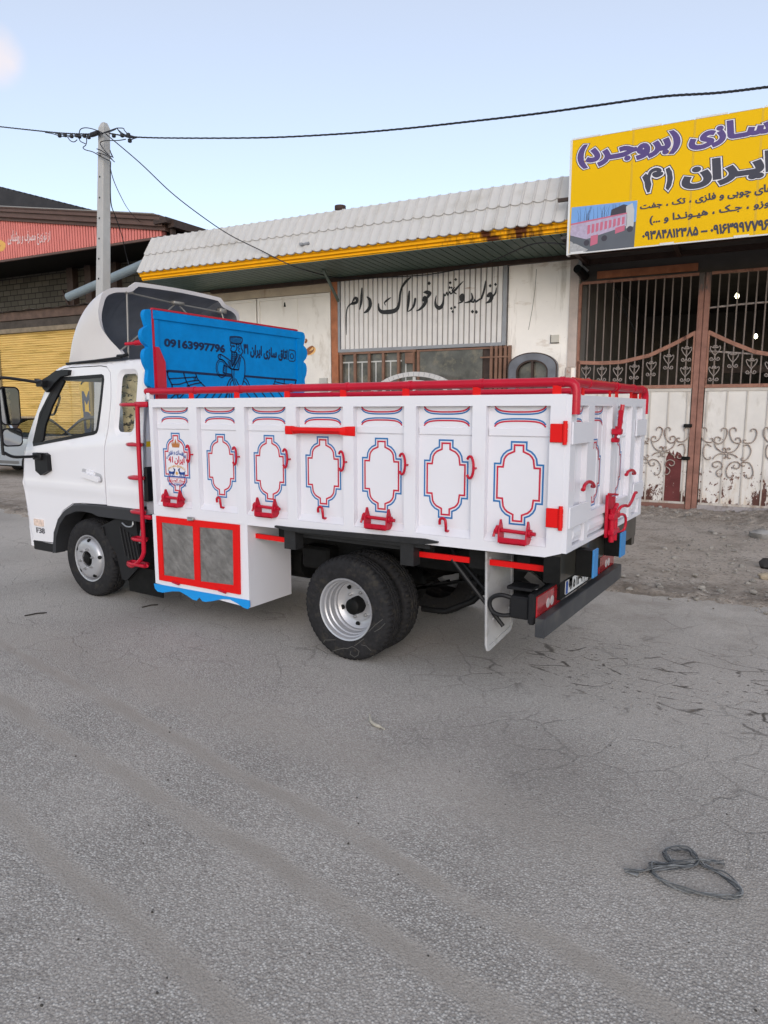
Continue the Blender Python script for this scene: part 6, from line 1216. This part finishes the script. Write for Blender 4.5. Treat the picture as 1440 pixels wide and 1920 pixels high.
YS = mat('yellow_shutter_paint', (.67, .46, .155), .6, var=.06, vs=1.2, stains=(((.42, .27, .06), (.6, .6, 9), .5, .7),))
us1 = fp(151, 740, SV3)[0]; us0 = fp(8, 760, SV3)[0]
m = MB(F); z = 0; sec = []
while z < 4.47: sec += [(SV3 + .03, z), (SV3 + .0, z + .02), (SV3 + .0, z + .06), (SV3 + .03, z + .078)]; z += .08
n = len(sec); m.add([(us0, v, zz) for v, zz in sec] + [(us1, v, zz) for v, zz in sec], [(i, i + 1, n + i + 1, n + i) for i in range(n - 1)]); m.build('roller_shutter', YS, SH)
up = fp(171, 740, SV3)[0]
m = MB(F); m.box(us1 + .005, up, SV3 - .03, SV3 + .2, 0, 4.46); m.box(us0 - .9, us0 - .12, SV3 - .03, SV3 + .2, 0, 4.46); PLR = m.build('pilaster', mat('yellow_pilaster', (.55, .36, .08), .7, var=.1, vs=3), SH)
m = MB(F); m.box(us0 - .12, us0 - .002, SV3 - .06, SV3 + .2, 0, 4.46); m.box(up + .005, up + .12, SV3 - .08, SV3 + .2, 0, 4.46); m.build('shutter_rail', mat('rail_brown', (.22, .17, .09), .7), SH)
m = MB(F); m.mi = 0
zM = fp(160, 752, SV3)[1]; zD = fp(160, 783, SV3)[1]
cs = fit(offset(text_contours('M', False), .05), us1 + .10, us1 + .52, zM - .35, zM + .33); m.plate(cs, lambda a, b: (a, SV3 - .033, b)); cs = fit(offset(text_contours('D', False), .05), us1 + .12, us1 + .54, zD - .55, zD + .2); m.plate(cs, lambda a, b: (a, SV3 - .033, b))
q = [fp(40 + x / 9, 700 + y / 9, SV3 - .034) for x, y in ((1010, 180), (1030, 140), (1010, 110), (1050, 140), (1080, 100), (1085, 130), (1110, 100), (1120, 120), (1140, 90), (1165, 75))]; m.mi = 1; m.plate(stroke(spline(q, 3), .06), lambda a, b: (a, SV3 - .034, b)); m.build('painted_lettering', [mat('letter_blue_grey', (.07, .08, .12), .6), CHAS], PLR)
m = MB(F); m.box(up + .13, -12.5, SV3 + .02, SV3 + .2, 0, 4.5); m.build('side_wall', mat('blue_grey_wall', (.22, .25, .30), .8, var=.15), SH); m = MB(F); m.box(up + .35, up + .9, SV3 - .02, SV3 + .015, 2.0, 3.6); m.build('poster', mat('red_poster', (.30, .08, .09), .6, var=.3, vs=5), SH)
# Persian scrawl on the pink strip
def pk(x, y): return fp(x / 12, 400 + y / 12, SV3 - .034)
m = MB(F); 
cs = offset(text_contours('از توزیع مصرف و روشنایی'), .02); a, b, c, d = [Vector(pk(*q)) for q in ((160, 770), (1130, 690), (1130, 400), (200, 380))]
m.mi = 0; m.plate([[tuple((a + (b - a) * x) * (1 - y) + (d + (c - d) * x) * y) for x, y in k] for k in fit(cs, 0, 1, 0, 1)], lambda a, b: (a, SV3 - .034, b))
m.mi = 1; m.plate(stroke(spline([pk(*q) for q in ((-60, 700), (0, 660), (60, 690), (90, 720), (60, 780), (0, 800))], 3), .18), lambda a, b: (a, SV3 - .034, b)); m.build('painted_scrawl', [mat('scrawl_white', (.62, .45, .44), .7), mat('scrawl_yellow', (.65, .36, .10), .7)], SH)

# gutter pipe hanging off the shop roof
a, b = fp(128, 557, .3), fp(268, 500, .3); m = MB(F); A = Vector((a[0], .3, a[1])); B = Vector((b[0] + .3, .3, b[1] + .12))
m.tube([A, B], .115, 14, cap=False); m.mi = 1; m.tube([B, A + (B - A) * .002], .108, 14, cap=False); tag(m.build('gutter_pipe', [mat('grey_zinc', (.22, .265, .29), .5, metal=.2, var=.1), CHAS], None, smooth=40), 'grey metal drain pipe slanting past the pole to the awning corner', 'pipe')  # black inner tube paints the shade inside the open pipe

# ================================================================== POLE AND WIRES
CONC = mat('pale_concrete', (.41, .405, .40), .85, var=.06, vs=5, bump=.1, bs=60)
WIRE = mat('black_cable', (.022, .022, .026), .5)
PY = 6.3
b0 = at(193.6, 545, 1, PY); t0 = at(195.4, 233, 1, PY); ax = (t0 - b0) / (t0.z - b0.z); base = b0 - ax * b0.z
UP = thing('utility_pole', 'tapering square concrete utility pole rising behind the truck cab', 'pole', base)
m = MB(); secs = []
for z, w in ((-.1, .155), (t0.z - .08, .092), (t0.z + .02, .05)):
    c = base + ax * z; k = .025 if z < t0.z - .2 else .015
    secs.append([c + Vector((x * w, y * w, 0)) for x, y in ((-1, -.8), (-.8, -1), (.8, -1), (1, -.8), (1, .8), (.8, 1), (-.8, 1), (-1, .8))])
vs = [p for s_ in secs for p in s_]; m.add(vs, [(j * 8 + i, j * 8 + (i + 1) % 8, (j + 1) * 8 + (i + 1) % 8, (j + 1) * 8 + i) for j in range(2) for i in range(8)] + [tuple(16 + i for i in range(8))]); m.build('pole_shaft', CONC, UP)
m = MB()
for z in [3.4 + .42 * k for k in range(10)]: w = .155 - .063 * z / t0.z; c = base + ax * z + Vector((-.0, -w - .004, 0)); m.tube([c, c + Vector((0, .02, 0))], .022, 8)
m.build('climbing_holes', CHAS, UP)
def wp(x, y, d=0): return at(x, y, 1, PY - .16 + d)
def wire(name, pts, r, label, cat='cable', group='overhead cables', n=6): m = MB(); m.tube(spline([tuple(p) for p in pts], n), r, 6); return tag(m.build(name, WIRE, None, smooth=60), label, cat, group)
def twist(m, pts, r, tw, turns):
    P = [Vector(p) for p in spline([tuple(p) for p in pts], 14)]
    for s in range(3):
        q = []
        for i, p in enumerate(P):
            a = 2 * math.pi * (s / 3 + turns * i / len(P)); q.append(p + Vector((math.sin(a) * .35, math.cos(a) * .8, math.sin(a))) * tw)
        m.tube(q, r, 5)
m = MB(); lw_ = wp(-40, 233); dl_ = lw_ - wp(0, 237.5); twist(m, [lw_ + dl_ * k + Vector((0, 0, .012 * k * k * .1)) for k in (24, 16, 10, 6, 3.5, 2)] + [lw_ + dl_, lw_, wp(0, 237.5), wp(60, 244), (wp(110, 249)), wp(150, 251), wp(193, 251)], .0085, .0075, 40); tag(m.build('bundled_cable', WIRE, None, smooth=60), 'twisted black cable bundle running left from the pole top', 'cable', 'overhead cables')
m = MB(); rw_ = at(1560, 148, 1, PY - .3 - .0008 * 1310); twist(m, [at(*q, 1, PY - .3 - .0008 * (q[0] - 250)) for q in ((205, 250), (255, 257), (350, 259), (500, 258), (640, 251), (760, 241), (880, 228), (1000, 214), (1120, 197.5), (1240, 181), (1345, 174), (1440, 163), (1560, 148))] + [rw_ + (rw_ - at(1440, 163, 1, PY - .3 - .0008 * 1190)) * k for k in (1, 2.2, 3.6, 5.5, 8)], .0085, .0075, 50); tag(m.build('bundled_cable', WIRE, None, smooth=60), 'long twisted black cable bundle sagging from the pole to upper right', 'cable', 'overhead cables')
m = MB(); cx = lambda x, y, d=0: wp(80 + x / 4.235, 200 + y / 4.235, d)
for p in ([(20, 205), (80, 215), (130, 230), (200, 240), (260, 232), (330, 235)], [(100, 212), (180, 225), (260, 235), (340, 225), (440, 210)], [(290, 215), (300, 180), (340, 168), (400, 178), (470, 205)], [(330, 235), (390, 240), (440, 225), (490, 205), (560, 180), (590, 170)], [(590, 170), (640, 172), (650, 190), (690, 225), (760, 245)], [(590, 170), (610, 200), (640, 230), (700, 248), (770, 240)], [(590, 175), (640, 215), (690, 235)], [(480, 210), (530, 200), (580, 180)], [(690, 270), (720, 255), (770, 240)], [(200, 245), (220, 270), (250, 280), (275, 262)], [(290, 250), (300, 275), (345, 300), (320, 325), (345, 345), (400, 360), (470, 400), (540, 435)], [(660, 258), (600, 268), (500, 270), (458, 285), (470, 320), (520, 380), (560, 430)], [(430, 335), (470, 350), (520, 385), (560, 400)], [(430, 365), (500, 385), (550, 420), (572, 440)], [(535, 345), (545, 380), (560, 405), (535, 350)], [(345, 245), (350, 270), (345, 300)]): m.tube(spline([tuple(cx(*q, -.02 * (i % 3))) for i, q in enumerate(p)], 4), .010, 5)
m.build('wire_tangle', WIRE, UP, smooth=60)
for q in ((135, 230), (178, 226), (230, 235), (268, 228), (292, 238), (332, 232), (366, 242), (565, 230), (632, 228), (680, 225), (692, 270)): p = cx(*q); m = MB(); m.bbox(p.x - .035, p.x + .035, p.y - .03, p.y + .03, p.z - .035, p.z + .035, .008); m.build('cable_clamp', WIRE, UP)
p = cx(415, 215); m = MB(); m.tube([p - Vector((.12, 0, 0)), p + Vector((.12, 0, 0))], .05, 8); m.build('cable_joint', WIRE, UP)
tp = wp(80 + 500 / 4.235, 200 + 215 / 4.235)
dp = [tp]
e_ = F((fp(545, 497, -1.80)[0], -1.80, fp(545, 497, -1.80)[1]))
for x, y, k in ((262, 305, .2), (320, 360, .42), (375, 403, .62), (430, 440, .78), (490, 470, .9)): d = ray(x, y); yy = tp.y + (e_.y - tp.y) * k; dp.append(CAM + d * ((yy - CAM.y) / d.y))
s_ = [F((fp(x, y, v)[0], v, fp(x, y, v)[1])) for x, y, v in ((600, 514, -.9), (640, 521, -.16), (720, 520, -.16), (800, 515, -.16), (860, 505, -.4), (920, 490, -.8), (985, 462, -1.4), (1020, 455, -1.55), (1060, 458, -1.5))]
wire('drop_cable', dp + [e_] + s_, .011, 'thin black wire dropping from the pole across the tiled awning')
p2 = [cx(540, 440), wp(207, 330), wp(208, 380), at(216, 405, 1, 7), at(228, 440, 1, 8), at(236, 475, 1, 9), at(243, 503, 1, 9.2)]; wire('drop_cable', p2, .012, 'thick black wire hanging close down the right side of the pole')
p3 = [cx(535, 470), wp(212, 335), at(225, 365, 1, 7.5), at(240, 392, 1, 9), at(258, 412, 1, 10.5), at(285, 432, 1, 12)]; wire('drop_cable', p3, .009, 'thin wire curving from the pole to the brown shed gable')

# ================================================================== CARS BY THE SHED
def car(name, label, u0, v0, flip, paint, L=4.5, H=1.6):
    """u0 = front bumper along the street front; drawn in profile, nose towards +u unless flipped"""
    X = (lambda x: u0 + x) if flip else (lambda x: u0 - x); P_ = lambda x, y, z: (X(x), v0 + y, z)
    C0 = thing(name, label, 'car', F((X(L / 2), v0 + .85, 0)), 'cars parked before the shutter')
    k = H / 1.6
    prof = [(.02, .35), (.0, .55), (.08, .78 * k), (.35, .92 * k), (.95, 1.02 * k), (1.25, 1.05 * k), (1.75, 1.42 * k), (1.95, 1.54 * k), (2.3, 1.60 * k), (2.9, 1.58 * k), (3.4, 1.48 * k), (4.0, 1.15 * k), (4.35, 1.08 * k), (4.48, .9 * k), (4.5, .5), (4.45, .32)]
    wh = [.85, 3.6]
    bot = []
    for w in wh[::-1]: bot += [(w + .36 * math.cos(R_(t)), .32 + .36 * math.sin(R_(t))) for t in range(0, 181, 20)]
    o = spline(prof, 3) + [(4.3, .28)] + bot + [(.2, .28)]
    win = [(1.40, 1.06 * k), (1.82, 1.40 * k), (2.02, 1.49 * k), (2.35, 1.53 * k), (2.9, 1.51 * k), (3.35, 1.40 * k), (3.75, 1.12 * k)]
    def ins(z): return .0 if z < 1.0 * k else .22 * (z - 1.0 * k) / (.6 * k)
    st = [(x * .15 + .1, z * .12 + .35) for x in range(30) for z in range(11)]; st = [p for p in st if inside(o, p) and not inside(win, p)]
    m = MB(F); W2 = 1.72
    for y, s in ((0, 1), (W2, -1)): m.plate([ccw(o), hole(win)], lambda a, b, y=y, s=s: P_(a, y + s * ins(b), b), None, st)
    sp = spline(prof, 3); iw0 = min(range(len(sp)), key=lambda i: abs(sp[i][0] - 1.28)); iw1 = min(range(len(sp)), key=lambda i: abs(sp[i][0] - 1.98)); ir0 = min(range(len(sp)), key=lambda i: abs(sp[i][0] - 3.4)); ir1 = min(range(len(sp)), key=lambda i: abs(sp[i][0] - 4.0))
    def strip(mm, pts): a = [P_(x, ins(z), z) for x, z in pts]; b = [P_(x, W2 - ins(z), z) for x, z in pts]; n = len(a); mm.add(a + b, [(i, i + 1, n + i + 1, n + i) for i in range(n - 1)])
    strip(m, sp[:iw0 + 1]); strip(m, sp[iw1:ir0 + 1]); strip(m, sp[ir1:]); B = m.build('body', paint, C0, smooth=40)
    m = MB(F); m.box(*sorted((X(.3), X(4.2))), v0 + .05, v0 + W2 - .05, .28, .75); m.build('underbody', CHAS, C0)
    m = MB(F); strip(m, sp[iw0:iw1 + 1]); m.build('windscreen', GLASSD, B); m = MB(F); strip(m, sp[ir0:ir1 + 1]); m.build('rear_window', GLASSD, B)
    for y, s in ((.01, 1), (W2 - .01, -1)):
        m = MB(F); m.plate([ccw(win)], lambda a, b: P_(a, y + s * ins(b), b)); m.build('side_window', GLASSD, B); m = MB(F); m.plate([rect(2.5, 2.6, 1.08 * k, 1.52 * k)] + line_ring(win, .03), lambda a, b: P_(a, y - s * .012 + s * ins(b), b)); m.build('window_trim', BLACK, B)
    for w in wh:
        for y, s in ((.0, 1), (W2, -1)):
            m = MB(F); prof_w = [(.19, .0), (.22, -.01), (.31, -.01), (.33, .02), (.33, .18), (.2, .2)]; m.lathe(prof_w, (X(w), v0 + y, .33), 26, 1, s); WH = m.build('wheel', TYRE, C0, smooth=40); m = MB(F); m.lathe([(0, .01), (.06, .0), (.17, .03), (.19, .0)], (X(w), v0 + y, .33), 20, 1, s); m.build('rim', RIM, WH, smooth=40)
    m = MB(F); m.box(*sorted((X(1.3), X(3.2))), v0 - .008, v0 + .0, .36, .44); m.build('sill_trim', mat('sill_grey', (.12, .12, .12), .5), C0)
    for y in (.1, 1.3): m = MB(F); m.bbox(*sorted((X(-.012), X(.08))), v0 + y, v0 + y + .32, .68, .84, .02); m.build('headlight', mat('headlight', (.5, .5, .5), .1, coat=.5), C0)
car('parked_car', 'silver car at the left edge of the road, nose hidden by the cab', -12.7, -1.5, False, mat('silver_car_paint', (.42, .45, .49), .25, metal=.5, coat=.6, var=.02), 4.5, 1.62)
car('parked_car', 'dark car seen through the truck door window, before the shutter', -16.2, .6, True, mat('dark_car_paint', (.05, .05, .055), .2, coat=.8, var=.02), 4.5, 1.62)

# ================================================================== LITTER ON THE ROAD
PLAS = mat('grey_plastic_strip', (.19, .195, .20), .5, var=.2, vs=30)
m = MB()
def gp(x, y, z=.012): p = at(1100 + x / 4.235, 1500 + y / 4.235, 2, 0); return (p.x, p.y, z)
def strand(pts, z, w, j):
    q = spline([gp(x + j * 6 * math.sin(i * 1.7 + j * 2), y + j * 3.5, z + .004 * j + .008 * math.sin(i * 2.1 + j)) for i, (x, y) in enumerate(pts)], 6); m.tube(q, w, 5)
big = [(300, 585), (420, 585), (520, 572), (680, 560), (830, 548), (870, 530), (890, 520), (960, 555), (1080, 620), (1190, 710), (1230, 755), (1200, 790), (1120, 797), (960, 775), (800, 745), (640, 690), (550, 630), (505, 570), (520, 530), (600, 530), (700, 535), (840, 535)]
sm = [(880, 515), (850, 460), (790, 425), (700, 415), (630, 425), (612, 455), (640, 495), (690, 520), (800, 530), (900, 525), (1000, 520), (1090, 540)]
for j in range(-3, 4): m.mi = j % 2; strand(big, .012, .0027, j)
for j in range(-3, 4): m.mi = j % 2; strand(sm, .018, .0025, j)
m.mi = 0
m.bbox(*sorted((gp(300, 585)[0], gp(420, 585)[0])), gp(360, 590)[1] - .012, gp(360, 590)[1] + .012, .006, .010, .001)
tag(m.build('plastic_strap', [PLAS, mat('dark_plastic_strand', (.09, .095, .10), .5, var=.2, vs=30)], None, smooth=60), 'looped grey plastic strap lying on the asphalt at lower right', 'strap')
p = [at(400 + x / 3.6, 1300 + y / 3.6, 2, 0) for x, y in ((1056, 170), (1064, 200), (1090, 225), (1125, 240), (1155, 258))]
m = MB(); m.tube(spline([(q.x, q.y, .014 + (.01 if i == 0 else 0)) for i, q in enumerate(p)], 4), [.006] * 3 + [.010] * 10 + [.005] * 4, 7); tag(m.build('bent_stick', mat('bleached_wood', (.42, .39, .33), .7, var=.2, vs=40), None, smooth=60), 'bleached bent stick on the asphalt in front of the rear wheel', 'stick')
for (x0, y0, x1, y1), lb in (((266, 1140, 296, 1135), 'short dark twig on the asphalt under the toolbox'), ((46, 1156, 88, 1150), 'dark twig on the road left of the front wheel')):
    a, b = at(x0, y0, 2, 0), at(x1, y1, 2, 0); m = MB(); m.tube([(a.x, a.y, .006), ((a.x + b.x) / 2, (a.y + b.y) / 2 + .01, .012), (b.x, b.y, .006)], .006, 6); tag(m.build('twig', mat('dark_twig', (.03, .026, .022), .8), None), lb, 'twig')
m = MB(); rnd = random.Random(11)
for k in range(46):
    x, y = rnd.uniform(20, 1420), rnd.uniform(1180, 1900); p = at(x, y, 2, 0); r = rnd.uniform(.002, .0055)
    rock(m, (p.x, p.y, .002 + r * .5), r, .7, 900 + k)
m.build('loose_grit', mat('dark_grit', (.06, .055, .05), .9, var=.5, vs=60), None, raw=1, kind='stuff')
def boulder(px, py, r, label, matl, sq=.6, seed=1):
    p = at(px, py, 2, .02); m = MB(); rock(m, (p.x, p.y, r * sq * .6), r, sq, seed); tag(m.build('rock', matl, None, smooth=35), label, 'rock')
boulder(1428, 1006, .16, 'pale grey flat rock on the dirt before the gate', mat('grey_rock', (.30, .29, .28), .85, var=.2, vs=9, bump=.5, bs=30), .5, 5)
boulder(1438, 1062, .09, 'black lump beside the rubble at the right edge', mat('black_lump', (.03, .028, .028), .6, var=.2), .8, 8)
boulder(1436, 1082, .07, 'tan stone under the black lump at the right edge', mat('tan_rock', (.36, .30, .22), .85, var=.2, vs=9), .6, 12)
